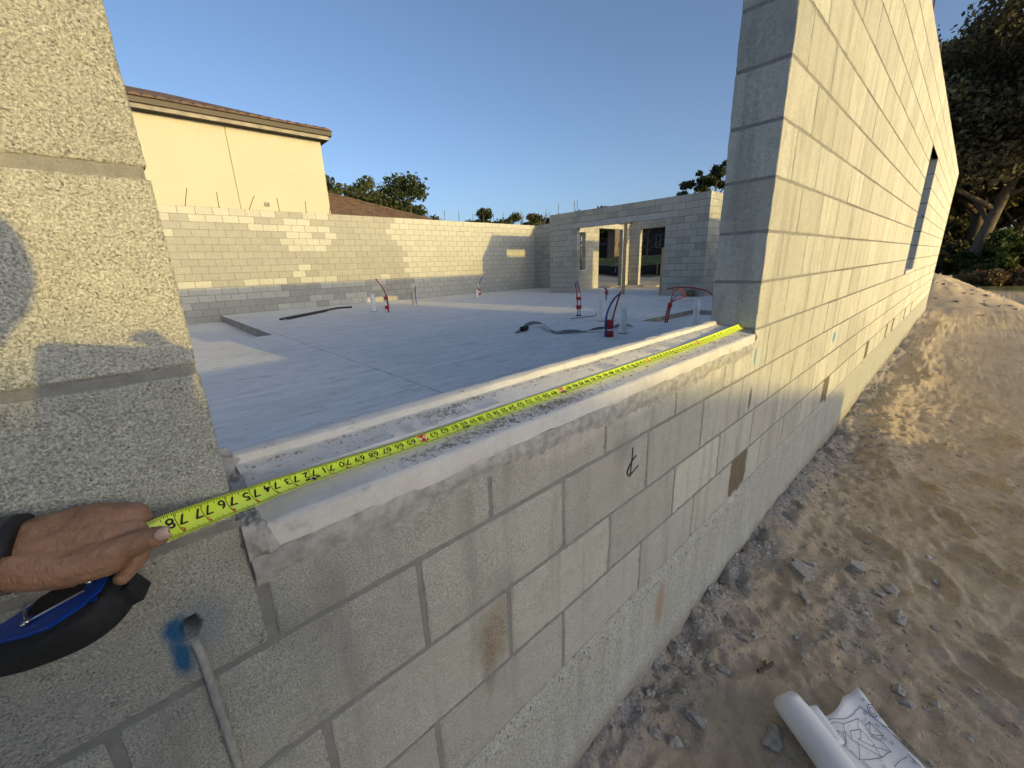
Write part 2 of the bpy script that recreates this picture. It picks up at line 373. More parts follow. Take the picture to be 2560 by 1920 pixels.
ii, jj = np.meshgrid(np.arange(nx-1), np.arange(ny-1), indexing='ij'); k0 = (ii*ny+jj).ravel()
F = np.stack([k0, k0+ny, k0+ny+1, k0+1], 1)
ground = mesh_obj('sand_ground', V, F, M_SAND, smooth=True); tag(ground, 'rough tan sand churned by footprints with grey mortar debris', 'ground', kind='structure')
at = ground.data.attributes.new('debris', 'FLOAT', 'POINT'); at.data.foreach_set('value', debris_f(V[:, 0], V[:, 1]).astype(np.float32))

# lawn beyond the site
lx = np.linspace(27, 60, 34); ly = np.linspace(5, 60, 45); LX, LY = np.meshgrid(lx, ly, indexing='ij')
LV = np.stack([LX, LY, ground_h(LX, LY)+0.06+0.03*fbm(LX*2, LY*2)], -1).reshape(-1, 3); n2 = len(ly)
ii, jj = np.meshgrid(np.arange(len(lx)-1), np.arange(n2-1), indexing='ij'); k0 = (ii*n2+jj).ravel()
tag(mesh_obj('lawn', LV, np.stack([k0, k0+n2, k0+n2+1, k0+1], 1), M_LAWN, smooth=True), 'mown green lawn rising beyond the silt fence', 'lawn', kind='structure')

# sand mound past the end of the wall
mx_ = np.linspace(14.7, 20, 80); my_ = np.linspace(-3.4, 4.5, 110); MX, MY = np.meshgrid(mx_, my_, indexing='ij')
cy_ = 0.9+0.1*np.sin(MX)
prof = np.exp(-(np.abs(MX-17.2)/1.35)**2.6)*np.where(MY < cy_, np.clip(1-(cy_-MY)/2.85, 0, 1)**0.8, np.clip(1-(MY-cy_)/3.5, 0, 1))
MZ = ground_h(MX, MY)-0.02+1.12*prof+prof*(0.13*fbm(MX*2.2, MY*2.2, 1, 5)+0.06*np.abs(fbm(MX*8, MY*8, 2, 4)))-0.02*(prof < 0.02)
MV = np.stack([MX, MY, MZ], -1).reshape(-1, 3); n2 = len(my_)
ii, jj = np.meshgrid(np.arange(len(mx_)-1), np.arange(n2-1), indexing='ij'); k0 = (ii*n2+jj).ravel()
tag(mesh_obj('sand_mound', MV, np.stack([k0, k0+n2, k0+n2+1, k0+1], 1), M_SAND, smooth=True), 'heap of tan sand past the far end of the tall wall', 'mound', kind='structure')

# ------------------------------------------------------------------ slab with its two recesses
SL = -0.61; T = 0.197; FARY = 14.5
mb = MB()
def slab_rect(x0, x1, y0, y1, z): mb.add([(x0,y0,z),(x1,y0,z),(x1,y1,z),(x0,y1,z)], [(0,1,2,3)])
SX0, SX1, SY0, SY1 = 5.3, 7.6, 1.9, 3.58   # shower recess
LX1, LY0 = -0.13, 8.35                    # sunken bay on the left
for r in ((-7.2, LX1, 0.05, LY0), (LX1, SX0, 0.05, FARY+.05), (SX0, SX1, 0.05, SY0), (SX0, SX1, SY1, FARY+.05), (SX1, 14.2, 0.05, FARY+.05)): slab_rect(*r, SL)
slab_rect(-7.2, LX1, LY0, FARY+.05, SL-0.19); slab_rect(SX0, SX1, SY0, SY1, SL-0.10)
def vq(x0, y0, x1, y1, z0, z1): mb.add([(x0,y0,z0),(x1,y1,z0),(x1,y1,z1),(x0,y0,z1)], [(0,1,2,3)])
vq(LX1, LY0, LX1, FARY+.05, SL-.19, SL); vq(-7.2, LY0, LX1, LY0, SL-.19, SL)
vq(SX0, SY0, SX1, SY0, SL-.1, SL); vq(SX0, SY1, SX1, SY1, SL-.1, SL); vq(SX0, SY0, SX0, SY1, SL-.1, SL); vq(SX1, SY0, SX1, SY1, SL-.1, SL)
mb.box(-7.2, 14.2, 0.06, FARY+.04, -1.3, SL-0.3)
slab = mb.build('floor_slab', M_SLAB); slab.data.materials.append(plain('shaded_dirty_edge', (0.27, 0.255, 0.235), 0.9, nscale=6, namp=0.35))  # step and recess faces: shade and dirt put into a darker colour
for p_ in slab.data.polygons:
    if abs(p_.normal.z) < .5: p_.material_index = 1
tag(slab, 'pale troweled concrete floor slab with two sunken bays', 'floor', kind='structure')

# ------------------------------------------------------------------ block walls
CH = 0.2032; BL = 0.4064; J = 0.0056
_mesh_cache = {}
def block_mesh(L, H, Tt, mat, var):
    key = (round(L, 3), round(H, 3), round(Tt, 3), mat.name, var)
    if key in _mesh_cache: return _mesh_cache[key]
    r = random.Random(hash(key[:3])*7+var); x, y, z = L/2, Tt/2, H/2; c = 0.0024
    V = []; F = []
    sg = [(a, b, d) for a in (-1, 1) for b in (-1, 1) for d in (-1, 1)]
    idx = {}
    for s in sg:
        for ax in range(3):
            p = [s[0]*(x-c), s[1]*(y-c), s[2]*(z-c)]; p[ax] = s[ax]*(x, y, z)[ax]
            p = [q+r.uniform(-1, 1)*(0.0012, 0.0003, 0.0012)[a_] for a_, q in enumerate(p)]
            idx[(s, ax)] = len(V); V.append(p)
    for ax in range(3):
        o1, o2 = [k for k in range(3) if k != ax]
        for sv in (-1, 1):
            q = []
            for a, b in ((-1, -1), (1, -1), (1, 1), (-1, 1)):
                s = [0, 0, 0]; s[ax] = sv; s[o1] = a; s[o2] = b; q.append(idx[(tuple(s), ax)])
            F.append(tuple(q))
    for ax in range(3):
        o1, o2 = [k for k in range(3) if k != ax]
        for a in (-1, 1):
            for b in (-1, 1):
                s0 = [0, 0, 0]; s0[o1] = a; s0[o2] = b; s1 = list(s0); s0[ax] = -1; s1[ax] = 1
                s0, s1 = tuple(s0), tuple(s1); F.append((idx[(s0, o1)], idx[(s1, o1)], idx[(s1, o2)], idx[(s0, o2)]))
    for s in sg: F.append(tuple(idx[(s, a)] for a in range(3)))
    me = bpy.data.meshes.new('block'); me.from_pydata(V, [], F)
    bm = bmesh.new(); bm.from_mesh(me); bmesh.ops.recalc_face_normals(bm, faces=bm.faces); bm.to_mesh(me); bm.free()
    me.materials.append(mat); _mesh_cache[key] = me; return me

def glines(a, b, step, edge=(0, 0.0015, 0.004, 0.008, 0.014, 0.022)):
    e = [q for q in edge if q < (b-a)/2]
    mid = np.arange(a+e[-1]+step, b-e[-1]-step*0.5, step)
    return np.array([a+q for q in e]+list(mid)+[b-q for q in e[::-1]])
def rough_block(L, H, Tt, seed, mat, step=0.016, xl=None, off=(0, 0, 0), hole=None):
    """a block with a worn, chipped outline; front face is -y"""
    xs = xl if xl is not None else glines(-L/2, L/2, step); zs = glines(-H/2, H/2, step); ys = glines(-Tt/2, Tt/2, 0.05)
    P = []; F = []
    def sheet(us, vs, fn, flip):
        n0 = len(P); a, b = len(us), len(vs)
        for u in us:
            for v in vs: P.append(fn(u, v))
        for i in range(a-1):
            for j in range(b-1):
                q = (n0+i*b+j, n0+(i+1)*b+j, n0+(i+1)*b+j+1, n0+i*b+j+1); F.append(q[::-1] if flip else q)
    sheet(xs, zs, lambda u, v: (u, -Tt/2, v), False); sheet(xs, zs, lambda u, v: (u, Tt/2, v), True)
    sheet(ys, zs, lambda u, v: (-L/2, u, v), True); sheet(ys, zs, lambda u, v: (L/2, u, v), False)
    sheet(xs, ys, lambda u, v: (u, v, -H/2), True); sheet(xs, ys, lambda u, v: (u, v, H/2), False)
    P = np.array(P); W = P+np.array(off)
    half = np.array([L/2, Tt/2, H/2])
    r = 0.0022+0.0022*np.clip(fbm(W[:, 0]*28, W[:, 1]*28+seed, W[:, 2]*28, 3)+0.1, 0, 1.5)
    chip = np.clip(fbm(W[:, 0]*60+seed, W[:, 1]*60, W[:, 2]*60, 2)-0.32, 0, 1)*0.012; r = r+chip
    inner = np.clip(P, -(half-r[:, None]), half-r[:, None]); d = P-inner; ln = np.linalg.norm(d, axis=1)
    Q = np.where(ln[:, None] > 1e-9, inner+d/np.maximum(ln, 1e-9)[:, None]*r[:, None], P)
    wob = 0.0012*np.stack([fbm(W[:, 0]*9+k*5, W[:, 1]*9, W[:, 2]*9+seed, 2) for k in range(3)], 1)
    fine = 0.0006*np.stack([fbm(W[:, 0]*130+k*5, W[:, 1]*130, W[:, 2]*130+seed, 2) for k in range(3)], 1)
    Q = Q+wob+fine
    if hole is not None: Q = hole(Q, W)
    me = bpy.data.meshes.new('block'); me.from_pydata(Q.tolist(), [], F); me.materials.append(mat)
    bm = bmesh.new(); bm.from_mesh(me); bmesh.ops.remove_doubles(bm, verts=bm.verts, dist=0.0002); bm.to_mesh(me); bm.free()
    me.polygons.foreach_set('use_smooth', [True]*len(me.polygons)); return me

def subtract(iv, cuts):
    for lo, hi in cuts:
        out = []
        for a, b in iv:
            if hi <= a or lo >= b: out.append((a, b)); continue
            if lo > a: out.append((a, lo))
            if hi < b: out.append((hi, b))
        iv = out
    return iv
def course_blocks(a0, a1, z0, n, openings, phase):
    """yields (a, b, z_lo, z_hi) for every block of a running-bond wall with openings, and the solid runs for the mortar"""
    B = []; runs = []
    for k in range(n):
        zl = z0+k*CH; zm = zl+CH/2
        iv = subtract([(a0, a1)], [(o[0], o[1]) for o in openings if o[2] < zm < o[3]])
        ph = phase(k) if callable(phase) else phase+(k % 2)*BL/2
        for s, e in iv:
            runs.append((s, e, zl, zl+CH))
            js = [ph+m*BL for m in range(int(math.floor((s-ph)/BL)), int(math.ceil((e-ph)/BL))+1)]
            js = [s]+[j for j in js if s+0.055 < j < e-0.055]+[e]
            for i in range(len(js)-1): B.append((js[i], js[i+1], zl, zl+CH, i == 0, i == len(js)-2))
    return B, runs
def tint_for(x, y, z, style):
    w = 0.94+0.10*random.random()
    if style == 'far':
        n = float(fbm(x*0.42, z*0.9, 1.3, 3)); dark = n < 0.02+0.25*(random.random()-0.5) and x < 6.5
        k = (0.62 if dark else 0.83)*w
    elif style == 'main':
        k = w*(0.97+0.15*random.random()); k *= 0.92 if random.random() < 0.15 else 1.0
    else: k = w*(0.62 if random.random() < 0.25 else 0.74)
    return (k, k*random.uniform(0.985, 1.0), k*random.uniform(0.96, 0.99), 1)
def build_wall(root, axis, face, B, runs, mat, style, inset=0.004, limit=300, near=None, Tt=T, mortar_mat=M_MORTAR):
    """every block is a mesh of its own under root; past the limit the least visible ones are one joined part"""
    R = []
    for (a, b, zl, zh, e0, e1) in B:
        L = b-a-(0 if e0 else J)-(0 if e1 else J); ca = (a+(0 if e0 else J)+b-(0 if e1 else J))/2
        cz = (zl+zh)/2; H = zh-zl-2*J; c = (ca, face+Tt/2, cz) if axis == 'x' else (face+Tt/2, ca, cz)
        px, py, d = proj(c); vis = d > 0.15 and -250 < px < 2810 and -250 < py < 2170
        R.append(((0 if vis else 1), d if vis else 1e3+abs(d), L, H, c))
    R.sort(key=lambda q: (q[0], q[1]))
    sv, sf, st = [], [], []
    for i, (nv, d, L, H, c) in enumerate(R):
        j = (random.uniform(-.0008, .0008), random.uniform(-.0005, .0005), random.uniform(-.001, .001)); tn = tint_for(*c, style)
        if i < limit:
            special = near(L, H, c) if near else None
            me = special if special else block_mesh(L, H, Tt, mat, random.randrange(3))
            o = bpy.data.objects.new('block', me); COL.objects.link(o); o.color = tn
            o.location = c if special else tuple(c[k]+j[k] for k in range(3))
            if axis == 'y': o.rotation_euler = (0, 0, math.pi/2)
            setpar(o, root)
        else:
            me = block_mesh(L, H, Tt, mat, random.randrange(3)); n0 = len(sv)
            for v in me.vertices:
                x, y, z = v.co
                sv.append((c[0]+x+j[0], c[1]+y+j[1], c[2]+z) if axis == 'x' else (c[0]-y+j[0], c[1]+x+j[1], c[2]+z))
            for p in me.polygons: sf.append(tuple(n0+k for k in p.vertices)); st.append(tn)
    if sv:
        o = mesh_obj('block_remainder', sv, sf, M_BLOCK_FAR, root); o['kind'] = 'stuff'
        a = o.data.attributes.new('tint', 'FLOAT_COLOR', 'FACE'); a.data.foreach_set('color', np.array(st, np.float32).ravel())
    m = MB()
    for s, e, zl, zh in runs:
        if axis == 'x': m.box(s+inset, e-inset, face+inset, face+Tt-inset, zl, zh)
        else: m.box(face+inset, face+Tt-inset, s+inset, e-inset, zl, zh)
    m.build('mortar', mortar_mat, root)

# ---- the wall in front of the camera
main = thing('block_wall', 'grey concrete block wall with precast sill under the yellow tape, tall to the right', 'wall', (0, 0.1, -1.1))
XL = -1.938; ZB = -3*CH
cleanouts = [0.022, 1.86, 3.80, 5.40, 6.10, 7.75, 8.95]; CW = 0.105
B1, R1 = course_blocks(-7.0, 14.46, ZB, 3, [(x-CW, x+CW, ZB-0.01, ZB+CH) for x in cleanouts], lambda k: (-0.48, -0.267, -0.479)[k])
def ph_main(k): return (-0.305, 0.0)[k % 2]
Bs, Rs = course_blocks(XL, 0.0, 0, 1, [], -0.305)                     # cut course under the sill
B2l, R2l = course_blocks(-7.0, XL, 0, 4, [], lambda k: XL-(BL if k % 2 == 0 else BL*0.5))
win = (6.0, 7.25, 0.21, 1.83)
B2r, R2r = course_blocks(0.0, 14.46, 0, 12, [win], lambda k: 0.0 if k % 2 else CH)
Hs = 0.118
Bs = [(a+(.014 if e0 else 0), b-(.004 if e1 else 0), 0.0, Hs+J, e0, e1) for (a, b, zl, zh, e0, e1) in Bs]; Rs = [(XL-.0004, 0.0044, 0, 0.142)]
def hole_fn(Q, W):
    # broken hole in the painted block, knocked right through the face shell
    u = (W[:, 0]+2.0115)*1.0; w = W[:, 2]-0.083
    d = np.sqrt((u/0.0085)**2+((w-0.006)/0.015)**2)+0.25*fbm(W[:, 0]*180, W[:, 2]*180, 2, 2)
    k = (1-sstep(0.8, 1.0, d))*(W[:, 1] < 0.01); Q = Q.copy(); Q[:, 1] += 0.06*k; return Q
def near_block(L, H, c):
    if not (-2.6 < c[0] < 1.4): return None
    if c[0] < XL+0.02 and c[2] < 0.80:
        painted = 0 < c[2] < CH
        x1 = L/2
        xl = np.concatenate([np.arange(-L/2, x1-0.19, 0.03), np.arange(x1-0.19, x1-0.012, 0.0035), [x1-0.009, x1-0.006, x1-0.0035, x1-0.0015, x1]])
        return rough_block(L, H, T, 3.7+c[2]*11, M_BLOCK_NEAR, 0.004, xl, c, hole_fn if painted and c[0]+L/2 > XL-0.05 else None)
    return rough_block(L, H, T, 1.3+c[0]*5+c[2]*11, M_BLOCK_MAIN, 0.012 if c[0] < -0.6 else 0.02, None, c)
R2l = [q for q in R2l if q[2] > 0.01]+[(-7.0, -2.06, 0.0, CH), (-1.975, XL+.004, 0.0, CH), (-2.0644, -1.9706, 0.0, 0.018), (-2.0644, -1.9706, 0.185, CH)]
build_wall(main, 'x', 0.0, B1+Bs+B2l+B2r, R1+Rs+R2l+R2r, M_BLOCK_MAIN, 'main', 0.0022, 300, near_block)

# joints struck flush along the tall part
m = MB()
for s0, e0_, zl, zh in R1+R2r:
    s0 = max(s0, 1.42)
    if e0_-s0 > 0.02: m.box(s0+.0010, e0_-.0010, 0.0010, 0.06, zl, zh)
m.build('struck_joints', M_MORTAR2, main)
# grouted clean-outs in the bottom course
for x in cleanouts:
    m = MB(); n = 22; V = []; F = []
    for i in range(19):
        for k in range(n): 
            u = x-CW-.004+(2*CW+.008)*i/18; z = ZB-0.035+0.238*k/(n-1); dd = 0.004+0.005*float(fbm(u*30, z*30, x, 4))+0.014*max(0, 1-math.hypot((u-x+CW)/.05, (z-ZB-CH)/.045)); V.append((u, dd, z))
    for i in range(18):
        for k in range(n-1): F.append((i*n+k, (i+1)*n+k, (i+1)*n+k+1, i*n+k+1))
    mesh_obj('grout_patch', V, F, M_GROUT, main, True)

# stem wall below, smeared with slurry
xs = np.concatenate([np.arange(-2.6, 2.2, 0.02), np.arange(2.2, 14.5, 0.12)]); zs = np.linspace(-1.25, ZB+0.012, 56)
SXg, SZg = np.meshgrid(xs, zs, indexing='ij')
jt = np.abs(((SXg+0.13+0.004*np.sin(SZg*40)) % BL)-BL/2); top = sstep(ZB-0.045, ZB+0.004, SZg)
drip = np.clip(fbm(SXg*22, SZg*2.2, 3, 3), 0, 1)
Yg = -0.0030 - 0.0022*fbm(SXg*5, SZg*5, 1, 4) - 0.0022*drip - 0.0008*fbm(SXg*45, SZg*30, 4, 3) + 0.005*np.exp(-(jt/0.006)**2)*(fbm(SXg*3, SZg*3, 9, 2) > -0.1) + top*0.008
Yg = Yg - 0.006*np.clip(fbm(SXg*16, SZg*22, 6, 3)-0.25, 0, 1)*np.exp(-((SZg-ZB+0.03)/0.035)**2)*2 - 0.012*sstep(-0.93, -1.0, SZg+0.03*fbm(SXg*4, SZg*0, 3, 3))
SV = np.stack([SXg, Yg, SZg], -1).reshape(-1, 3); n2 = len(zs); ii, jj = np.meshgrid(np.arange(len(xs)-1), np.arange(n2-1), indexing='ij'); k0 = (ii*n2+jj).ravel()
mesh_obj('stem_wall', SV, np.stack([k0, k0+n2, k0+n2+1, k0+1], 1), M_SLURRY, main, True)
m = MB(); m.box(-7.0, 14.44, 0.016, T, -1.3, ZB); m.box(-7.0, -2.6, -0.006, 0.016, -1.3, ZB); m.build('footing', M_SLURRY, main)

# precast sill: two steps up towards the room
def sill_profile(s):
    return [(-0.004, 0.139), (-0.007, 0.150), (-0.006, 0.181), (-0.002, 0.1855), (0.004, 0.187), (0.072, 0.191), (0.0765, 0.194), (0.079, 0.206), (0.083, 0.2095), (0.155, 0.2135), (0.1595, 0.216), (0.162, 0.228), (0.166, 0.231), (0.186, 0.2315), (0.189, 0.228), (0.190, 0.139)]
sx = np.arange(-1.912, 0.0005, 0.008); sx[-1] = -0.006; pr = [(a_, max(b_, .145)) for a_, b_ in sill_profile(0)]; npf = len(pr); V = []
for x in sx:
    for q, (y, z) in enumerate(pr):
        e = 0.0012*float(vnoise(x*14, q*3.1, 1))+0.0006*float(vnoise(x*60, q*2.3, 2)); z2 = z
        if q == 0: z2 += 0.006*float(fbm(x*11, 4.0, 0, 3))
        V.append((x, y+e, z2+e*0.8))
F = [(i*npf+q, (i+1)*npf+q, (i+1)*npf+(q+1) % npf, i*npf+(q+1) % npf) for i in range(len(sx)-1) for q in range(npf)]
F += [tuple(range(npf-1, -1, -1)), tuple((len(sx)-1)*npf+q for q in range(npf))]
sill = mesh_obj('window_sill', V, F, M_PRECAST, main); sill['label'] = 'stepped pale precast concrete sill littered with mortar crumbs'
for p in sill.data.polygons: p.use_smooth = True
sill.data.set_sharp_from_angle(angle=math.radians(38)) if hasattr(sill.data, 'set_sharp_from_angle') else None
# mortar bed squeezed out under the sill, sloped, and lumps at its left end
xs = np.arange(-1.935, 0.0, 0.006); V = []; nb = 9
for x in xs:
    w = float(fbm(x*8, 2.2, 0, 4)); lo = 0.100-0.016*max(0, w)-0.022*max(0, float(fbm(x*3.1, 7.7, 0, 3)))
    for q in range(nb):
        f = q/(nb-1); z = 0.147-(0.147-lo)*f; V.append((x, -0.0035-0.0045*math.sin(math.pi*min(1, f*1.15))+0.0035*f+0.0018*float(fbm(x*40, z*40, 3, 3)), z))
F = [(i*nb+q, i*nb+q+1, (i+1)*nb+q+1, (i+1)*nb+q) for i in range(len(xs)-1) for q in range(nb-1)]
mesh_obj('mortar_bed', V, F, M_BED, main, True)
def lump(c, r, seed, mat, name, parent=None, sub=3, amp=0.45, fr=1.2):
    bm = bmesh.new(); bmesh.ops.create_icosphere(bm, subdivisions=sub, radius=1.0)
    P = np.array([v.co[:] for v in bm.verts]); k = 1+amp*fbm(P[:, 0]*fr+seed, P[:, 1]*fr, P[:, 2]*fr, 3)+0.15*fbm(P[:, 0]*5+seed, P[:, 1]*5, P[:, 2]*5, 2)
    P = P*k[:, None]*np.array(r)+np.array(c)
    for v, p in zip(bm.verts, P): v.co = p
    me = bpy.data.meshes.new(name); bm.to_mesh(me); bm.free(); me.materials.append(mat)
    me.polygons.foreach_set('use_smooth', [True]*len(me.polygons)); o = bpy.data.objects.new(name, me); COL.objects.link(o)
    if parent: setpar(o, parent)
    return o
# ragged mortar packed between the sill's left end and the jamb
gxs = np.linspace(XL+.001, -1.893, 30); prof_y = np.array([q[0] for q in pr[:-1]]); prof_z = np.array([q[1] for q in pr[:-1]])
sl = np.concatenate([[0], np.cumsum(np.hypot(np.diff(prof_y), np.diff(prof_z)))]); ss = np.linspace(0, sl[-1], 110); V = []
for x in gxs:
    f = (x-gxs[0])/(gxs[-1]-gxs[0])
    for q in ss:
        y = np.interp(q, sl, prof_y); z = np.interp(q, sl, prof_z); nz = float(fbm(x*55, q*42, 3.3, 4)); edge = 1-sstep(0.35+0.45*float(vnoise(q*30, 1.0, 5.0)), 0.75+0.3*float(vnoise(q*30, 1.0, 5.0)), f)
        h = (0.006+0.010*nz)*edge-0.006*(1-edge); V.append((x, y-h*0.6*(y < .01), z+h*(y >= .0)))
n2 = len(ss); F = [(i*n2+j, (i+1)*n2+j, (i+1)*n2+j+1, i*n2+j+1) for i in range(len(gxs)-1) for j in range(n2-1)]
mesh_obj('mortar_fill', V, F, M_BED, main, True)
lump((-0.006, 0.0, 0.17), (0.007, 0.010, 0.03), 6*3.1, M_MORTAR, 'mortar_lump', main)
# scraped mortar smears on the painted blocks and the second window's sill
m = MB(); m.box(6.02, 7.23, -0.02, 0.2, 0.215, 0.255); m.build('window_sill', M_PRECAST, main)
m = MB(); m.box(5.99, 7.26, 0.02, 0.18, 1.83, 1.86); m.build('lintel', M_PRECAST, main)
for x in np.arange(0.6, 14.4, 1.22):
    m = MB(); lean = random.uniform(-.05, .05); m.tube([(x, 0.1, 2.40), (x+lean*.5, 0.1+random.uniform(-.03, .03), 2.62), (x+lean, 0.1, 2.62+random.uniform(.05, .25))], 0.0065, 6); m.build('rebar', M_STEEL, main)

# survey mark drawn in black marker (a C crossed by a line)
m = MB(); a = [(-0.976, -0.024), (-0.979, -0.07), (-0.985, -0.118)]
m.tube(catmull([(x, -0.0008, z) for x, z in a], 6), 0.0022, 6)
m.tube(catmull([(x, -0.0008, z) for x, z in ((-0.955, -0.058), (-0.978, -0.068), (-0.997, -0.088), (-1.0, -0.103), (-0.985, -0.112), (-0.955, -0.102), (-0.940, -0.098))], 6), 0.0024, 6)
mk = m.build('marker_symbol', M_BLACK, main); mk['label'] = 'black hand-drawn centreline symbol'
# grey cord of set grout running down from the broken hole
P = [on_y(478, 1592, 0.012), on_y(492, 1612, -0.001), on_y(512, 1660, -0.004), on_y(540, 1745, -0.005), on_y(570, 1835, -0.005), on_y(600, 1930, -0.005), on_y(640, 2060, -0.005)]
m = MB(); pts_ = catmull(P, 8); m.tube(pts_, [0.0050+0.0004*float(vnoise(i*0.9, 2.0, 0)) for i in range(len(pts_))], 10)
M_RUN = plain('set_grout', (0.33, 0.33, 0.31), 0.9, nscale=70, namp=0.2, bump=0.001)
drip = m.build('grout_run', M_RUN, main, True); drip['label'] = 'pale run of grout trickling down from the broken hole'

# ---- far block wall
farw = thing('block_wall', 'long sunlit block wall across the back of the slab, below the cream house', 'wall', (5, FARY+.1, SL))
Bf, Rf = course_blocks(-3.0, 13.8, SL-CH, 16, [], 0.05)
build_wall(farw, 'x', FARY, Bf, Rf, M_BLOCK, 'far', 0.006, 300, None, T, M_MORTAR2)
def rebar(root, x, y, z, h, lean, r=0.0105):
    m = MB(); m.tube([(x, y, z-.03), (x+lean[0]*.6, y+lean[1]*.6, z+h*.6), (x+lean[0], y+lean[1], z+h)], r, 6)
    m.tube([(x-.03, y-.03, z+.004), (x+.03, y+.03, z+.02), (x+.02, y-.03, z+.05)], 0.004, 5); m.build('rebar', M_STEEL, root)
TOP = SL+15*CH
for x, lx_ in ((-0.35, .14), (0.45, .02), (1.2, .22), (2.05, 0), (2.85, .04), (3.6, .12), (4.35, .11), (5.15, .08), (5.9, .1), (6.65, .18), (6.75, .05), (7.5, 0), (8.3, 0), (9.05, 0), (9.8, .02), (10.4, -.02), (11.0, -.01), (11.6, .0), (12.15, -.08), (12.75, -.01), (13.3, -.01)):
    rebar(farw, x, FARY+.1, TOP, random.uniform(.36, .48), (lx_, random.uniform(-.05, .05)))

# ---- short return wall between the back wall and the entry
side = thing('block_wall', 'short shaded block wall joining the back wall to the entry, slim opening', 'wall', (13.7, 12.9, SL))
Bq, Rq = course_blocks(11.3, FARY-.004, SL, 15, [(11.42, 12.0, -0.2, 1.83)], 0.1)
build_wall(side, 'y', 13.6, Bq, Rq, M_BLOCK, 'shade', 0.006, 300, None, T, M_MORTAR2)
for y in (14.2, 13.6, 13.0, 12.4, 11.8): rebar(side, 13.7, y, TOP, random.uniform(.36, .46), (random.uniform(-.05, .05), 0))

# ---- entry with its wide doorway
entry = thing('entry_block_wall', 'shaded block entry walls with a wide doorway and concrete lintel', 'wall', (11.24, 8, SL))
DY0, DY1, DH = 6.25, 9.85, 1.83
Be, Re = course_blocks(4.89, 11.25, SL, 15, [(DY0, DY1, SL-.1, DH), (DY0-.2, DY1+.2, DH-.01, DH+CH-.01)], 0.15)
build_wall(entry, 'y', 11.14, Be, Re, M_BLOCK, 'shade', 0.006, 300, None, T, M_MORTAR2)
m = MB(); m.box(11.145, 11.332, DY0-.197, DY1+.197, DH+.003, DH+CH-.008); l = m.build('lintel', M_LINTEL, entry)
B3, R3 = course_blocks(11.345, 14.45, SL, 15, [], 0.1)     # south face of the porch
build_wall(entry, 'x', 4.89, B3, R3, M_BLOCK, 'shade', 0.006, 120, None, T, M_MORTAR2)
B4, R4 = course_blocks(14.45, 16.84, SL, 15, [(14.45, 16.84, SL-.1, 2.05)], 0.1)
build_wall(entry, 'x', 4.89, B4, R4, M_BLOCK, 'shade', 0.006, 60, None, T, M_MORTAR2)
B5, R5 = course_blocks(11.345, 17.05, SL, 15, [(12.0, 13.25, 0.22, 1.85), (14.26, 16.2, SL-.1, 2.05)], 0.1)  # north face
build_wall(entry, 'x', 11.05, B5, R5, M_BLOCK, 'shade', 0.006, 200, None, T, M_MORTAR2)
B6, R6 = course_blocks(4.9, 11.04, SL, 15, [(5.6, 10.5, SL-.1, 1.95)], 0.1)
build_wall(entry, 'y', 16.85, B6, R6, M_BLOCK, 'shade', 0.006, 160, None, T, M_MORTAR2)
m = MB(); m.box(11.98, 13.27, 11.03, 11.25, 0.20, 0.245); m.build('window_sill', M_PRECAST, entry)
for y in (10.9, 9.9, 10.05): rebar(entry, 11.24, y, TOP, 0.4, (0, random.uniform(-.08, .08)))
p = thing('shoring_post', 'slim timber shoring post standing under the doorway lintel', 'post', (11.24, 7.78, SL))
m = MB(); m.box(11.20, 11.28, 7.74, 7.82, SL, DH-.035); m.build('post', M_LUMBER, p)
m = MB(); m.box(11.15, 11.33, 7.55, 8.0, DH-.035, DH+.001); m.build('cap_board', M_LUMBER, p)
m = MB(); m.box(11.2, 11.3, 6.27, 6.36, SL, DH-.9); lb = m.build('door_buck', M_LUMBER); tag(lb, 'pale timber board leaning in the right side of the doorway', 'board')

# ------------------------------------------------------------------ things standing in the slab
def pvc(base, h, r, label, lean=0.0):
    o = thing('pvc_pipe', label, 'pipe', base); x, y, z = base
    m = MB(); n = 20; V = []; F = []
    prof = [(r, -0.02), (r, h), (r-0.005, h), (r-0.005, h-0.12)]
    for q, (rr, zz) in enumerate(prof):
        for k in range(n): a = 2*math.pi*k/n; V.append((x+rr*math.cos(a)+lean*zz, y+rr*math.sin(a), z+zz))
    F = [(q*n+k, q*n+(k+1) % n, (q+1)*n+(k+1) % n, (q+1)*n+k) for q in range(3) for k in range(n)]
    m.add(V, F); m.build('pipe_wall', M_PVC, o, True)
    m = MB(); m.tube([(x, y, z-0.01), (x, y, z+0.012)], r+0.016, 16); m.build('collar', M_MORTAR, o); return o
pvc((5.62, 2.66, SL-0.1), 0.52, 0.055, 'white plastic stub pipe rising from the sunken shower bay')
pvc((3.80, 3.05, SL), 0.40, 0.058, 'short white plastic stub pipe right of the red and blue tubes')
pvc((4.83, 4.2, SL), 0.41, 0.058, 'white plastic stub pipe behind the red and blue tubes, left of a pair')
pvc((4.97, 4.05, SL), 0.40, 0.058, 'white plastic stub pipe behind the red and blue tubes, right of a pair')
pvc((3.06, 10.8, SL), 0.50, 0.06, 'white plastic stub pipe far back near the long black strip')
pvc((7.75, 11.95, SL), 0.30, 0.05, 'small white stub pipe at the foot of the shadowed back wall')
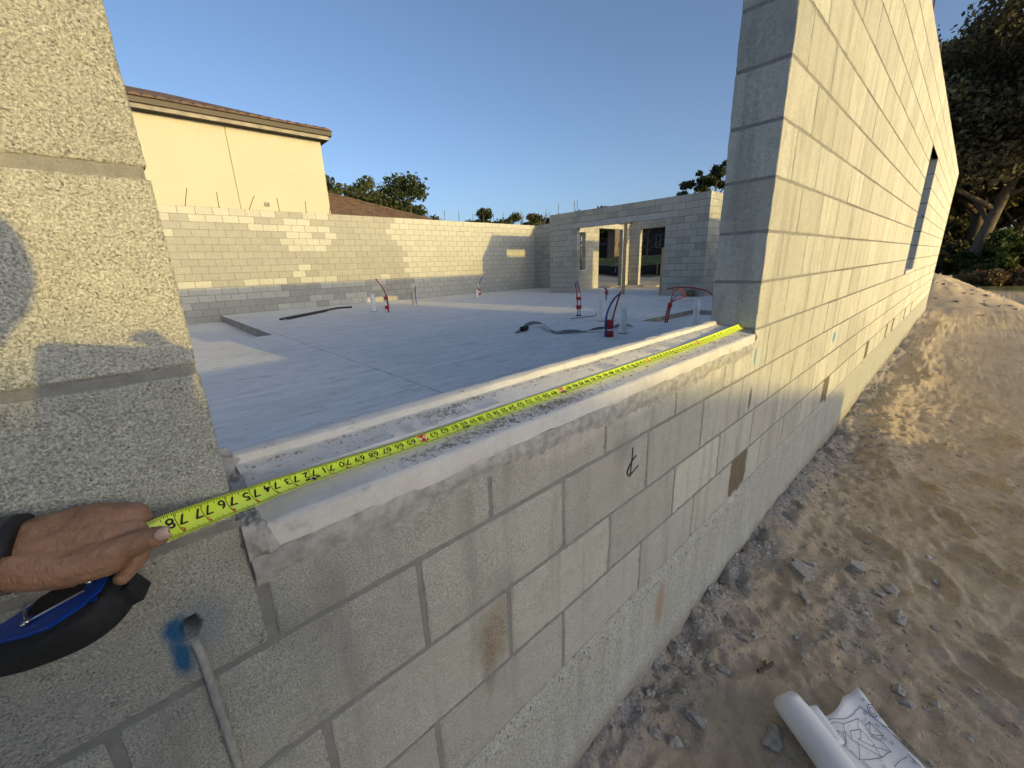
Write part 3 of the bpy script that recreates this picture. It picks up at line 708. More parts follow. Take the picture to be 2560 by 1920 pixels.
def pex(base, label, tubes, wraps):
    """tubes: (material, [(dx,dy,dz)...], radius); wraps: (z0, z1, radius, dx, material)"""
    o = thing('pex_tubes', label, 'tubes', base); b = np.array(base)
    for mat, P, r in tubes:
        m = MB(); m.tube(catmull([b+np.array(p) for p in P], 8), r, 8); m.build('tube', mat, o, True)
    for z0, z1, r, dx, mat in wraps:
        m = MB(); m.tube([b+np.array((dx, 0, z0)), b+np.array((dx*1.02, 0, (z0+z1)/2)), b+np.array((dx, 0, z1))], [r, r*1.04, r*0.97], 14); m.build('tape_wrap', mat, o, True)
    return o
pex((3.42, 3.06, SL), 'bowed red and blue tubes wrapped in red tape, nearest the sill',
    [(M_BLUE, [(-.07, 0, -.02), (-.09, 0, .2), (-.05, 0, .40), (.09, 0, .56), (.27, 0, .65)], .014), (M_RED, [(.05, 0, -.02), (.07, 0, .2), (.13, 0, .36), (.22, 0, .55), (.29, 0, .67)], .014), (M_BLUE, [(-.03, .03, -.02), (-.06, .03, .22), (0, .03, .42), (.16, .02, .58)], .012)],
    [(-.01, .10, .072, 0, M_TAPERED), (.10, .13, .071, 0, M_PVC), (.13, .26, .07, -.005, M_TAPERED)])
pex((5.27, 5.12, SL), 'upright red and blue tubes banded in red and white tape, mid floor',
    [(M_RED, [(-.02, 0, 0), (-.04, 0, .3), (-.08, 0, .55), (-.13, 0, .72)], .013), (M_BLUE, [(.05, 0, 0), (.06, 0, .3), (.03, 0, .55), (-.07, 0, .76)], .013), (M_PVC, [(0, 0, 0), (0, 0, .3), (-.01, 0, .5)], .03)],
    [(.16, .24, .062, .01, M_TAPERED), (.36, .42, .058, 0, M_TAPERED), (0, .03, .06, .01, M_BLUE)])
pex((8.79, 6.82, SL), 'small red and blue tube stub in front of the doorway',
    [(M_BLUE, [(0, 0, 0), (0, 0, .2), (-.02, 0, .40)], .018), (M_RED, [(.03, 0, .15), (.03, 0, .3), (-.09, 0, .38)], .018)], [(.2, .3, .05, .01, M_TAPERED)])
pex((5.29, 3.07, SL), 'looped red tubes bending over beside the shower bay',
    [(M_RED, [(-.02, 0, 0), (.03, 0, .2), (.12, 0, .33), (.17, 0, .47), (.28, 0, .575), (.45, 0, .585), (.60, 0, .52), (.70, 0, .44), (.72, 0, .42)], .013), (M_RED, [(0, .02, 0), (.05, .02, .2), (.14, .02, .32), (.34, .02, .39), (.70, .02, .42)], .013), (M_BLUE, [(.02, .03, 0), (.07, .03, .22), (.2, .03, .36), (.44, .03, .48)], .012), (M_RED, [(.02, -.02, 0), (.06, -.02, .2), (.12, -.02, .33)], .015)], [(.28, .36, .04, .11, M_TAPERED)])
pex((9.6, 4.9, SL), 'low red tube lying bent near the base of the entry wall', [(M_RED, [(-.5, .1, .36), (-.1, 0, .38), (.4, -.3, .33), (.65, -.6, .2), (.75, -.7, .0)], .02)], [])
pex((3.2, 10.18, SL), 'tall bowed red tube bundle beside the far white stub pipe',
    [(M_RED, [(0, 0, 0), (.0, 0, .35), (-.06, 0, .62), (-.25, 0, .92)], .016), (M_BLUE, [(.02, .02, 0), (.03, .02, .3), (-.02, .02, .55)], .016), (M_RED, [(.14, .3, 0), (.14, .3, .3), (.10, .3, .58)], .012), (M_PVC, [(-.03, .05, 0), (-.03, .05, .3), (-.05, .05, .52)], .03)],
    [(.1, .19, .06, -.02, M_TAPERED), (.36, .44, .055, -.02, M_TAPERED)])
pex((4.99, 11.75, SL), 'thin dark tube pair standing alone toward the back wall', [(M_BLUE, [(0, 0, 0), (0, 0, .3), (.03, 0, .6)], .018), (M_STRAP, [(-.12, 0, 0), (-.12, 0, .2), (-.12, 0, .38)], .03)], [])
pex((7.94, 12.05, SL), 'red banded tubes with bent tips below the shadowed back wall', [(M_BLUE, [(0, 0, 0), (0, 0, .4), (.05, 0, .6), (.2, 0, .78)], .016), (M_RED, [(-.04, 0, 0), (-.05, 0, .3), (-.03, 0, .5)], .018), (M_PVC, [(-.02, 0, 0), (-.02, 0, .3), (-.03, 0, .52)], .03)], [(.1, .17, .06, 0, M_TAPERED), (.27, .33, .055, 0, M_TAPERED)])
# junction box in the entry wall base
m = MB(); m.box(10.98, 11.139, 5.12, 5.32, SL, SL+.2); tag(m.build('junction_box', M_GROUT), 'small brown box at the foot of the entry wall', 'box')
# limp grey strap on the floor
P = catmull([(2.78, 4.5, SL), (3.1, 4.7, SL+.02), (3.45, 4.86, SL+.03), (3.62, 4.72, SL+.04), (3.3, 4.2, SL+.012), (3.16, 3.8, SL+.01), (3.54, 3.63, SL+.01), (3.85, 3.46, SL+.02), (4.2, 3.36, SL+.03), (4.47, 3.28, SL+.02)], 10)
V = []; F = []
for i, p in enumerate(P):
    t = P[min(i+1, len(P)-1)]-P[max(i-1, 0)]; t /= np.linalg.norm(t); s_ = np.cross(t, (0, 0, 1.)); tw = 0.9*math.sin(i*0.21); wv = s_*math.cos(tw)+np.array((0, 0, 1))*math.sin(tw)*0.7
    for sgn in (-1, 1):
        for e in (0, .004): V.append(p+wv*0.045*sgn+np.array((0, 0, 0.035*abs(math.sin(tw))+0.004+e)))
F = []
for i in range(len(P)-1):
    a = i*4; b = a+4; F += [(a+1, a+3, b+3, b+1), (a, b, b+2, a+2), (a, a+1, b+1, b), (a+2, b+2, b+3, a+3)]
F += [(0, 2, 3, 1), tuple((len(P)-1)*4+k for k in (0, 1, 3, 2))]
tag(mesh_obj('strap', V, F, M_STRAP), 'limp dark grey strap lying twisted across the slab', 'strap')
m = MB(); m.tube([(2.95, 4.55, SL+.05), (3.12, 4.6, SL+.05)], 0.045, 12); bo = m.build('plastic_coupling', M_BLACK); tag(bo, 'short black plastic coupling lying on the left end of the strap', 'coupling')
m = MB()
def angle_bar(a, b, w):
    a = np.array(a); b = np.array(b); t = (b-a)/np.linalg.norm(b-a); s_ = np.cross(t, (0, 0, 1.))*w
    for off, h in ((0, .05),):
        m.add([a, a+s_, a+s_+(0, 0, .012), a+(0, 0, h), b, b+s_, b+s_+(0, 0, .012), b+(0, 0, h)], [(0, 1, 2, 3), (4, 7, 6, 5), (0, 4, 5, 1), (1, 5, 6, 2), (2, 6, 7, 3), (3, 7, 4, 0)])
angle_bar((0.66, 11.1, SL+.001), (2.85, 13.0, SL+.001), .07); angle_bar((0.82, 11.04, SL+.001), (2.2, 12.25, SL+.001), .05); angle_bar((2.72, 12.95, SL+.002), (3.22, 12.8, SL+.002), .06)
tag(m.build('metal_strip', M_BLACK), 'long black metal strip with hooked end lying on the far slab', 'strip')
m = MB(); m.tube(catmull([(4.75, 4.92, SL+.01), (5.1, 4.85, SL+.012), (5.45, 4.8, SL+.012), (5.52, 4.82, SL+.07)], 4), .007, 6); tag(m.build('bent_rod', M_STEEL), 'thin bent steel rod on the floor by the upright tubes', 'rod')

# ------------------------------------------------------------------ neighbour house behind the back wall
hs = thing('neighbour_house', 'cream stucco house with brown eave rising above the back wall', 'house', (0, 19, -1.1))
HY = 18.9
m = MB(); m.box(-9, 1.825, HY, HY+9, -1.2, 5.86); m.box(1.86, 5.25, HY, HY+9, -1.2, 5.86); m.box(1.82, 1.865, HY+.06, HY+8, -1.2, 5.85); m.build('wall', M_STUCCO, hs)
m = MB(); m.box(-9, 5.45, HY-.30, HY+9.3, 5.84, 5.90); m.build('soffit', M_SOFFIT, hs)
m = MB(); m.box(-9, 5.5, HY-.36, HY-.30, 5.85, 6.0); m.box(5.45, 5.5, HY-.30, HY+9, 5.85, 6.0); m.build('lower_fascia', M_GUTTER, hs)
m = MB(); m.box(-9, 5.6, HY-.46, HY-.36, 5.99, 6.17); m.box(5.5, 5.6, HY-.36, HY+9, 5.99, 6.17); m.build('fascia', M_FASCIA, hs)
rf = mesh_obj('roof', [(-9, HY-.48, 6.18), (5.64, HY-.48, 6.18), (5.64, HY+9.3, 6.18), (-9, HY+9.3, 6.18), (-9, HY+4.4, 7.9), (0.8, HY+4.4, 7.9)], [(0, 1, 5, 4), (1, 2, 5), (2, 3, 4, 5), (0, 3, 2, 1)], M_TILE, hs)
for i, x in enumerate(np.arange(-1.2, 5.6, 0.33)):
    m = MB(); V = []; n = 7
    for e, yy, zz in ((0, HY-.53, 6.165), (1, HY-.1, 6.30)):
        for k in range(n): a = math.pi*k/(n-1); V.append((x+0.17*math.cos(a), yy, zz+0.085*math.sin(a)+random.uniform(-.004, .004)))
    m.add(V, [(k, k+1, n+k+1, n+k) for k in range(n-1)]+[tuple(range(n))]); m.build('roof_tile', M_TILE, rf)
m = MB(); m.box(2.68, 2.86, HY-.06, HY, 3.16, 3.30); m.build('outlet_box', M_GUTTER, hs)
lw = thing('tiled_roof', 'low brown tiled hip roof peeping over the back wall right of the cream house', 'roof', (8, 20, -1.1))
A, Bv, Cc, Dd = np.array((4.6, HY+.2, 2.95)), np.array((10.55, HY+.2, 2.95)), np.array((6.75, 22.7, 4.38)), np.array((4.6, 22.7, 4.38))
mesh_obj('roof_slope', [A, Bv, Cc, Dd, (10.55, 28, 2.95), (4.6, 28, 2.95)], [(0, 1, 2, 3), (1, 4, 2), (0, 5, 4, 1), (2, 4, 5, 3), (3, 5, 0)], M_TILE, lw)
m = MB()
for k in range(16):
    f0, f1 = k/16, (k+1.15)/16; f1 = min(f1, 1)
    p0, p1 = A+(Dd-A)*f0, Bv+(Cc-Bv)*f0; q0, q1 = A+(Dd-A)*f1, Bv+(Cc-Bv)*f1; n_ = np.array((0, -.37, .93))
    m.add([p0+n_*.06, p1+n_*.06, q1+n_*.015, q0+n_*.015, p0, p1], [(0, 1, 2, 3), (4, 5, 1, 0)])
o = m.build('tile_course', M_TILE, lw); o['kind'] = 'stuff'
m = MB(); m.tube([Bv+(0, 0, .06), Cc+(0, 0, .07), Cc+(-2.1, 0, .07)], .09, 8); m.build('hip_cap', M_TILE, lw)
m = MB(); m.tube([(5.75, 20.6, 3.4), (5.75, 20.6, 3.95)], .06, 8); m.tube([(5.75, 20.6, 3.95), (5.68, 20.6, 4.08)], .11, 8); m.build('vent_pipe', M_BLACK, lw)
m = MB(); m.box(4.6, 10.3, HY+.5, 27.5, -1.2, 2.95); m.build('wall', M_STUCCO, lw)

# ------------------------------------------------------------------ trees
def leaf_mesh(name, centers, radii, counts, size, mat, parent, seed=0, flat=0.8, elong=1.6):
    r = np.random.default_rng(seed); P = []; tn = []
    for c, rad, n in zip(centers, radii, counts):
        d = r.normal(size=(n, 3)); d /= np.linalg.norm(d, axis=1)[:, None]
        rr = rad*np.cbrt(r.random(n))[:, None]*(0.75+0.5*r.random((n, 1)))
        sub = np.asarray(c)+d*rr*np.array((1, 1, flat)); P.append(sub); tn.append(np.clip(0.35+0.25*r.normal()+0.25*r.normal(size=n), 0, 1))
    P = np.concatenate(P); tn = np.concatenate(tn); N = len(P)
    a = r.normal(size=(N, 3)); a /= np.linalg.norm(a, axis=1)[:, None]; b = r.normal(size=(N, 3)); b -= a*np.sum(a*b, 1)[:, None]; b /= np.linalg.norm(b, axis=1)[:, None]
    s = size*(0.6+0.8*r.random((N, 1))); a = a*s*elong/2; b = b*s/2
    V = np.stack([P-a, P+b, P+a, P-b], 1).reshape(-1, 3); F = np.arange(4*N).reshape(N, 4)
    o = mesh_obj(name, V, F, mat, parent); at = o.data.attributes.new('tint', 'FLOAT', 'FACE'); at.data.foreach_set('value', tn.astype(np.float32)); return o
def tree(base, label, H, R, seed, leafn, size, mat=M_OAK, bark=M_BARK, group=None, lean=(0, 0), nl=9, zlow=0.35, nc=46, tr=0.22, name='oak_tree', flat=0.7, cat='tree'):
    r = random.Random(seed); root = thing(name, label, cat, base, group); b = np.array(base, float); m = MB()
    top = b+np.array((lean[0], lean[1], H*0.72)); mid = b+np.array((lean[0]*0.35+r.uniform(-.2, .2), lean[1]*0.35+r.uniform(-.2, .2), H*0.36))
    tk = catmull([b-np.array((0, 0, .3)), mid, top], 8); m.tube(tk, list(np.linspace(tr, tr*0.28, len(tk))), 9); cs = []
    for k in range(nl):
        f = 0.35+0.6*k/nl; p = tk[int(f*(len(tk)-1))]; a = k*2.4+r.uniform(-.4, .4); ln = R*(0.65+0.5*r.random())*(1.1-0.45*f)
        e = p+np.array((math.cos(a)*ln, math.sin(a)*ln, H*(0.10+0.16*r.random()))); q = (p+e)/2+np.array((0, 0, r.uniform(-.1, .35)))
        br = catmull([p, q, e], 6); m.tube(br, list(np.linspace(tr*0.42, tr*0.09, len(br))), 6)
        for j in range(3):
            g = br[int((0.45+0.22*j)*(len(br)-1))]; h = g+np.array((r.uniform(-1, 1)*R*.35, r.uniform(-1, 1)*R*.35, r.uniform(.1, .9)*R*.3)); m.tube([g, (g+h)/2+np.array((0, 0, .1)), h], [tr*.14, tr*.09, tr*.04], 5); cs.append(h)
        cs.append(e)
    m.build('trunk', bark, root, True)
    cen = []; rad = []; cnt = []
    for k in range(nc):
        c = cs[k % len(cs)]+np.array((r.uniform(-1, 1)*R*.3, r.uniform(-1, 1)*R*.3, r.uniform(-.6, 1)*R*.22))
        if c[2] < b[2]+H*zlow: c[2] = b[2]+H*(zlow+0.15*r.random())
        cen.append(c); q = R*r.uniform(0.13, 0.30); rad.append(q); cnt.append(q**2)
    tot = sum(cnt); cnt = [max(8, int(leafn*q/tot)) for q in cnt]
    leaf_mesh('crown', cen, rad, cnt, size, mat, root, seed, flat); return root
def gz(x, y): return float(ground_h(x, y))
G_ = 'oaks behind the end of the tall wall'
tree((24.6, -0.55, gz(24.6, -.5)), 'leaning oak with pale trunk at the end of the tall wall', 10.5, 4.6, 11, 52000, 0.105, lean=(1.5, -1.9), zlow=0.40, nc=80, tr=.26, bark=M_PALEBARK)
tree((27.5, 1.6, gz(27.5, 1.6)), 'oak whose open top shows above the far end of the tall wall', 12.4, 4.0, 12, 24000, 0.105, lean=(0.6, -.6), zlow=0.40, nc=60, tr=.26)
tree((26.0, -3.4, gz(26, -3.4)), 'dense dark oak at the right edge of the picture', 12.2, 5.2, 13, 70000, 0.11, lean=(.4, -.2), zlow=0.24, nc=110, tr=.26)
tree((30, -0.6, gz(30, -.6)), 'dark oak standing behind the leaning pale-trunked oak', 11.5, 5.2, 14, 44000, 0.16, zlow=0.18, nc=90, tr=.3)
tree((33, -4.5, gz(33, -4.5)), 'dark oak farthest back at the right edge', 12.5, 5.8, 15, 44000, 0.17, zlow=0.14, nc=90, tr=.3)
tree((35, 2.0, gz(35, 2)), 'tall oak in the gap behind the wall end oaks', 12.0, 5.4, 16, 36000, 0.18, zlow=0.12, nc=80, tr=.3)
tree((40, -2.5, gz(40, -2.5)), 'low dark tree deep behind the oak trunks', 9.0, 6.0, 17, 26000, 0.26, zlow=0.06, nc=90, tr=.3)
tree((39, 6.5, gz(39, 6.5)), 'dark tree seen past the far corner of the tall wall', 9.0, 5.0, 18, 20000, 0.26, zlow=0.08, nc=70, tr=.3)
def bush(base, label, R, H, seed, n, size, mat, group=None):
    r = random.Random(seed); root = thing('shrub', label, 'shrub', base, group); b = np.array(base); m = MB(); cen = []; rad = []
    for k in range(22):
        a = r.uniform(0, 6.28); d = R*math.sqrt(r.random()); e = b+np.array((math.cos(a)*d, math.sin(a)*d, H*r.uniform(.15, 1)*(1-.45*d/R))); cen.append(e); rad.append(R*r.uniform(.14, .32))
        if k < 8: m.tube([b+np.array((math.cos(a)*.1, math.sin(a)*.1, -.1)), (b+e)/2, e], [.03, .02, .008], 5)
    m.build('stem', M_BARK, root); leaf_mesh('foliage', cen, rad, [max(6, int(n*q*q/sum(z*z for z in rad))) for q in rad], size, mat, root, seed, 0.8); return root
bush((24.2, -1.6, gz(24.2, -1.6)), 'green leafy shrub below the leaning oak', 1.3, 2.0, 21, 5000, 0.11, M_BUSH)
bush((25.5, -3.2, gz(25.5, -3.2)), 'darker shrub right of the green leafy one', 1.6, 2.4, 22, 6000, 0.11, M_OAK)
bush((23.4, -1.1, gz(23.4, -1.1)), 'dry brown grassy clump behind the sand heap', 1.1, 0.9, 23, 4500, 0.09, M_DRY)
bush((23.6, -2.4, gz(23.6, -2.4)), 'dry brown grassy clump nearer the right edge', 1.0, 0.8, 24, 4000, 0.09, M_DRY)
bush((31, 0.9, gz(31, .9)), 'low dark thicket filling the gap left of the leaning oak trunk', 2.6, 3.2, 26, 9000, 0.15, M_OAK)
bush((27, 0.3, gz(27, .3)), 'dark undergrowth behind the leaning oak trunk', 1.8, 2.6, 25, 6000, 0.13, M_OAK)
# trees on the skyline
def sky_tree(px, py_top, D, label, H, R, seed, n, size, **kw):
    p = CAM+ray(px, py_top)*D; g = max(-1.0, min(0.3, gz(p[0], p[1]))); tree((p[0], p[1], g), label, (p[2]-g)*1.22, R*1.3, seed, n, size, M_FARLEAF, name='skyline_tree', **kw)
sky_tree(868, 436, 40, 'loose open tree just right of the cream house, left part', 0, 4.6, 31, 9000, 0.24, zlow=0.5, nc=40, nl=7)
sky_tree(955, 460, 40, 'loose open tree right of the cream house, lower right part', 0, 3.6, 32, 6500, 0.24, zlow=0.48, nc=30, nl=6)
sky_tree(1210, 530, 52, 'rounded tree over the back wall, leftmost of three small ones', 0, 2.6, 33, 6000, 0.24, zlow=0.5, nc=26)
sky_tree(1302, 542, 52, 'rounded tree over the back wall, middle of three small ones', 0, 2.6, 34, 6000, 0.24, zlow=0.5, nc=26)
sky_tree(1352, 536, 54, 'rounded tree over the back wall, nearest the entry wall', 0, 2.6, 35, 6000, 0.24, zlow=0.5, nc=26)
sky_tree(1455, 520, 52, 'low treetop just showing above the entry wall', 0, 3.0, 36, 5000, 0.24, zlow=0.5, nc=24)
sky_tree(1792, 432, 42, 'tall bare-stemmed tree behind the corner of the entry wall', 0, 2.0, 37, 3200, 0.22, zlow=0.72, nc=22, flat=0.6)
sky_tree(1745, 470, 50, 'small treetop left of the tall tree above the entry wall', 0, 1.7, 38, 2600, 0.22, zlow=0.7, nc=16)

# ------------------------------------------------------------------ what shows through the doorway
def far_house(x, y0, y1, z0, z1, label, mat, wins, seed):
    o = thing('far_house', label, 'house', (x, (y0+y1)/2, z0)); m = MB(); m.box(x, x+9, y0, y1, z0-2, z1); m.build('wall', mat, o)
    m = MB(); m.box(x-.3, x+9.3, y0-.3, y1+.3, z1, z1+.25); m.build('roof', M_SOFFIT, o)
    for (a, b, c, d) in wins:
        m = MB(); m.box(x-.05, x, a-.08, b+.08, c-.08, d+.08); w = m.build('window', M_GUTTER, o); m = MB(); m.box(x-.07, x-.045, a, b, c, d); m.build('pane', M_GLASS, w)
    return o
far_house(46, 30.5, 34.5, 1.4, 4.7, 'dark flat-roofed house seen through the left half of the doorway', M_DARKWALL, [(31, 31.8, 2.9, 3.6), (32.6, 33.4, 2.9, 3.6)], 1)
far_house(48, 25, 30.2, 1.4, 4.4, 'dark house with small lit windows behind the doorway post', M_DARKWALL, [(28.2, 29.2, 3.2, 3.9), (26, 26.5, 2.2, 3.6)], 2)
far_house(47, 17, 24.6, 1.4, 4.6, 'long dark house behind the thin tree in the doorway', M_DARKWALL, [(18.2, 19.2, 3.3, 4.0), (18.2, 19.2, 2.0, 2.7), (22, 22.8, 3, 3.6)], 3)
m = MB(); m.box(44.5, 46.2, 30.3, 31.4, 1.0, 5.0); fo = m.build('far_porch_tower', M_BROWNWALL); tag(fo, 'brown tower block between the dark houses past the doorway', 'tower')
tree((33, 19.3, gz(33, 19.3)), 'thin pale-stemmed tree in the right half of the doorway', 6.5, 2.4, 41, 1800, 0.18, M_FARLEAF, M_PALEBARK, zlow=0.6, nc=16, tr=.10, name='thin_tree')
sf = thing('silt_fence', 'low black silt fence sagging between stakes past the doorway', 'fence', (26, 15, gz(26, 15)))
ys = np.linspace(7, 24, 60); V = []
for y in ys:
    x = 26.5+0.15*math.sin(y*1.3); z = gz(x, y); sag = 0.10*abs(math.sin(y*0.9))
    for q in range(5): V.append((x+0.05*math.sin(q*1.5+y*3), y, z-.05+(0.80-sag)*q/4))
mesh_obj('fabric', V, [(i*5+q, (i+1)*5+q, (i+1)*5+q+1, i*5+q+1) for i in range(len(ys)-1) for q in range(4)], M_SILT, sf, True).modifiers.new('thickness', 'SOLIDIFY').thickness = 0.01
for y in np.arange(7.6, 24, 1.75):
    m = MB(); m.box(26.36, 26.40, y-.02, y+.02, gz(26.4, y)-.1, gz(26.4, y)+.95); m.build('stake', M_LUMBER, sf)
for i, (x, y, r) in enumerate(((17.9, 8.6, .5), (19.5, 11.2, .6), (20.5, 9.5, .5), (19.0, 13.5, .6))):
    o = lump((x, y, gz(x, y)-.02), (r, r*1.3, .22), i*5.0, M_SAND, 'sand_heap', None, 4, 0.25); tag(o, ('low sand heap just outside the doorway, left side', 'low sand heap beyond the doorway post', 'low sand heap outside the right half of the doorway', 'low sand heap left of the porch corner pillar')[i], 'heap')

# ------------------------------------------------------------------ behind the photographer: what throws the long evening shadows
nh = thing('gable_house', 'single-storey gabled house standing south of the site behind the photographer', 'house', (-6, -20, -1.06))
mesh_obj('wall', [(-16, -16.2, -1.3), (4.2, -16.2, -1.3), (4.2, -16.2, 1.75), (-5.9, -16.2, 4.18), (-16, -16.2, 1.75), (-16, -27, -1.3), (4.2, -27, -1.3), (4.2, -27, 1.8), (-5.9, -27, 4.36), (-16, -27, 1.8)], [(0, 1, 2, 3, 4), (5, 9, 8, 7, 6), (1, 6, 7, 2), (0, 4, 9, 5)], M_STUCCO, nh)
m = MB()
for sx_ in (-1, 1):
    e = (-5.9+sx_*10.45, 1.60); q = (-5.9, 4.16)
    m.add([(e[0], -15.9, e[1]), (q[0], -15.9, q[1]), (q[0], -27.3, q[1]), (e[0], -27.3, e[1]), (e[0], -15.9, e[1]+.12), (q[0], -15.9, q[1]+.12), (q[0], -27.3, q[1]+.12), (e[0], -27.3, e[1]+.12)], [(0, 1, 2, 3), (4, 7, 6, 5), (0, 4, 5, 1), (1, 5, 6, 2), (2, 6, 7, 3), (3, 7, 4, 0)])
m.build('roof', M_TILE, nh)
pf = thing('board_fence', 'timber board fence south of the site behind the photographer', 'fence', (8, -12, -1.1))
for x in np.arange(3.6, 12.4, 0.152):
    m = MB(); m.box(x, x+.147, -12.01, -11.99, -1.15, 0.66+random.uniform(-.012, .012)); m.build('board', M_LUMBER, pf)
for z in (-.8, .35):
    m = MB(); m.box(3.6, 12.4, -12.06, -12.012, z, z+.09); m.build('rail', M_LUMBER, pf)

# ------------------------------------------------------------------ debris
def scatter(name, P, S, mat, label, cat, seed=0, sub=1, squash=0.65):
    r = np.random.default_rng(seed); bm = bmesh.new(); bmesh.ops.create_icosphere(bm, subdivisions=sub, radius=1.0)
    base = np.array([v.co[:] for v in bm.verts]); fc = np.array([[v.index for v in f.verts] for f in bm.faces]); bm.free(); nv = len(base); V = []; F = []
    for i, (p, s) in enumerate(zip(P, S)):
        q = base*(0.65+0.7*r.random((nv, 1)))*np.array((1, 0.6+0.5*r.random(), squash*(0.6+0.6*r.random()))); a = r.random()*6.28; c, d = math.cos(a), math.sin(a)
        q = np.stack([q[:, 0]*c-q[:, 1]*d, q[:, 0]*d+q[:, 1]*c, q[:, 2]], 1); V.append(q*s+p); F.append(fc+i*nv)
    o = mesh_obj(name, np.concatenate(V), np.concatenate(F), mat); tag(o, label, cat, kind='stuff'); return o
P = []; S = []
n = 0
while n < 9000:
    x = rng.uniform(-1.3, 4.5) if rng.random() < .8 else rng.uniform(4, 12); y = -abs(rng.normal(0, .45)) if rng.random() < .6 else rng.uniform(-1.7, 0)
    w = float(debris_f(x, y))+0.5*float(fbm(x*4, y*4, 2, 3))
    if rng.random() < np.clip(w, 0.03, 1): P.append((x, y, 0)); S.append(0.0022+0.006*rng.random()**3+(0.012*rng.random() if rng.random() < .035 else 0)); n += 1
P = np.array(P); P[:, 2] = ground_h(P[:, 0], P[:, 1])+np.array(S)*0.2
scatter('gravel', P, S, M_ROCK, 'loose grey mortar gravel scattered over the sand by the wall', 'gravel', 3)
P = []; S = []
while len(P) < 270:
    x = rng.uniform(-1.0, 3.5) if rng.random() < .65 else rng.uniform(3.5, 13); y = -abs(rng.normal(0, .5)); w = float(debris_f(x, y))+0.7*float(fbm(x*3, y*3, 2, 3))
    if rng.random() < w: P.append((x, y, gz(x, y)+.002)); S.append(0.008+0.016*rng.random()**2)
for k in range(160):
    x, y = rng.uniform(15.6, 18.6), rng.uniform(-2.2, 1.5); i_ = int((x-14.7)/5.3*79); j_ = int((y+3.4)/7.9*109); P.append((x, y, MZ[i_, j_]+.01)); S.append(0.02+0.06*rng.random()**2)
scatter('mortar_clods', np.array(P), S, M_ROCK, 'grey clods of dropped mortar along the wall foot and sand heap', 'rubble', 9, 2, .7)
# crumbs on the sill ledges
P = []; S = []
def sill_z(y): return 0.187+0.004*y/0.072 if y < .074 else (0.2095+(y-.083)*.055 if y < .158 else 0.2315)
for x0, y0, sx_, sy_, nn in ((-1.45, .03, .10, .012, 620), (-1.28, .025, .08, .012, 380), (-1.62, .02, .05, .01, 160), (-1.0, .035, .10, .015, 110), (-.62, .035, .12, .016, 160), (-.30, .035, .1, .016, 130), (-.12, .03, .05, .02, 90), (-1.50, .145, .09, .009, 200), (-1.55, .118, .03, .018, 200), (-1.25, .148, .14, .006, 220), (-.8, .148, .2, .005, 200), (-.35, .148, .2, .006, 150), (-1.75, .148, .07, .006, 100), (-.9, .12, .5, .02, 160), (-1.82, .11, .05, .02, 60), (-.2, .11, .1, .02, 60)):
    for k in range(nn):
        x = min(-.01, max(-1.9, rng.normal(x0, sx_))); y = rng.normal(y0, sy_)
        if y < -.002 or y > .185 or .068 < y < .088 or .153 < y < .165: continue
        s = 0.0008+0.0026*rng.random()**3; P.append((x, y, sill_z(y)+s*.3)); S.append(s)
scatter('mortar_crumbs', np.array(P), S, M_GRIT, 'grey and brown mortar crumbs strewn along the sill ledges', 'crumbs', 4)
# bigger broken pieces, each one its own
def slabrock(c, L, W, Hh, rot, tilt, seed, label):
    r = random.Random(seed); n = 7; ang = sorted(r.uniform(0, 6.28) for _ in range(n)); V = []
    for zz, k in ((-Hh/2, 1.0), (Hh/2-.004, 1.0), (Hh/2, .94)):
        for i, a in enumerate(ang): q = k*(0.8+0.3*random.Random(seed*31+i).random()); V.append(Vector((L*q*math.cos(a), W*q*math.sin(a), zz+r.uniform(-.003, .003))))
    Rm = Matrix.Rotation(rot, 3, 'Z') @ Matrix.Rotation(tilt, 3, 'X'); V = [Rm @ v+Vector(c) for v in V]
    F = [tuple(range(n-1, -1, -1)), tuple(range(2*n, 3*n))]+[(l*n+i, l*n+(i+1) % n, (l+1)*n+(i+1) % n, (l+1)*n+i) for l in (0, 1) for i in range(n)]
    o = mesh_obj('concrete_chunk', V, F, M_ROCK); tag(o, label, 'rubble')
def gp(px, py):
    p = CAM.copy(); d = ray(px, py); t = (-1.06-CAM[2])/d[2]; p = CAM+d*t
    for _ in range(6): t = (gz(p[0], p[1])-CAM[2])/d[2]; p = CAM+d*t
    return p
for (px, py, L, W, H_, rot, tilt, lb) in ((2005, 1432, .075, .05, .035, .5, .15, 'largest flat broken concrete slab on the sand near the wall'), (1995, 1490, .05, .035, .022, 1.2, -.2, 'second flat broken slab just below the largest one'), (2140, 1420, .055, .04, .04, .2, .3, 'grey mortar clod right of the flat broken slabs'), (2225, 1478, .045, .03, .03, .8, .2, 'grey clod on the sand between the rubble and the footprints'), (2245, 1550, .045, .028, .028, .1, .2, 'crumbly grey clod at the right side of the rubble patch'), (1690, 1630, .012, .045, .014, .6, .1, 'thin pale splinter of block at the wall foot, lower left'), (1812, 1680, .02, .03, .016, .3, .2, 'pale pebble left of the plan roll'), (1935, 1850, .05, .03, .02, .3, .1, 'flat grey stone left of the paper roll near the bottom edge'), (1740, 1800, .022, .04, .02, .3, .2, 'rounded pebble cluster stone at the bottom left of the sand'), (2245, 1730, .02, .02, .02, .3, .2, 'small pale stone above the plan sheet right corner')):
    p = gp(px, py)
    if 'slab' in lb: slabrock((p[0], p[1], p[2]+H_*.32), L, W, H_, rot, tilt, int(px), lb)
    else: tag(lump((p[0], p[1], p[2]+H_*.2), (L*.9, W*.9, H_*.7), px*.37, M_ROCK, 'mortar_clod', None, 3, 0.55, 1.7), lb, 'rubble')
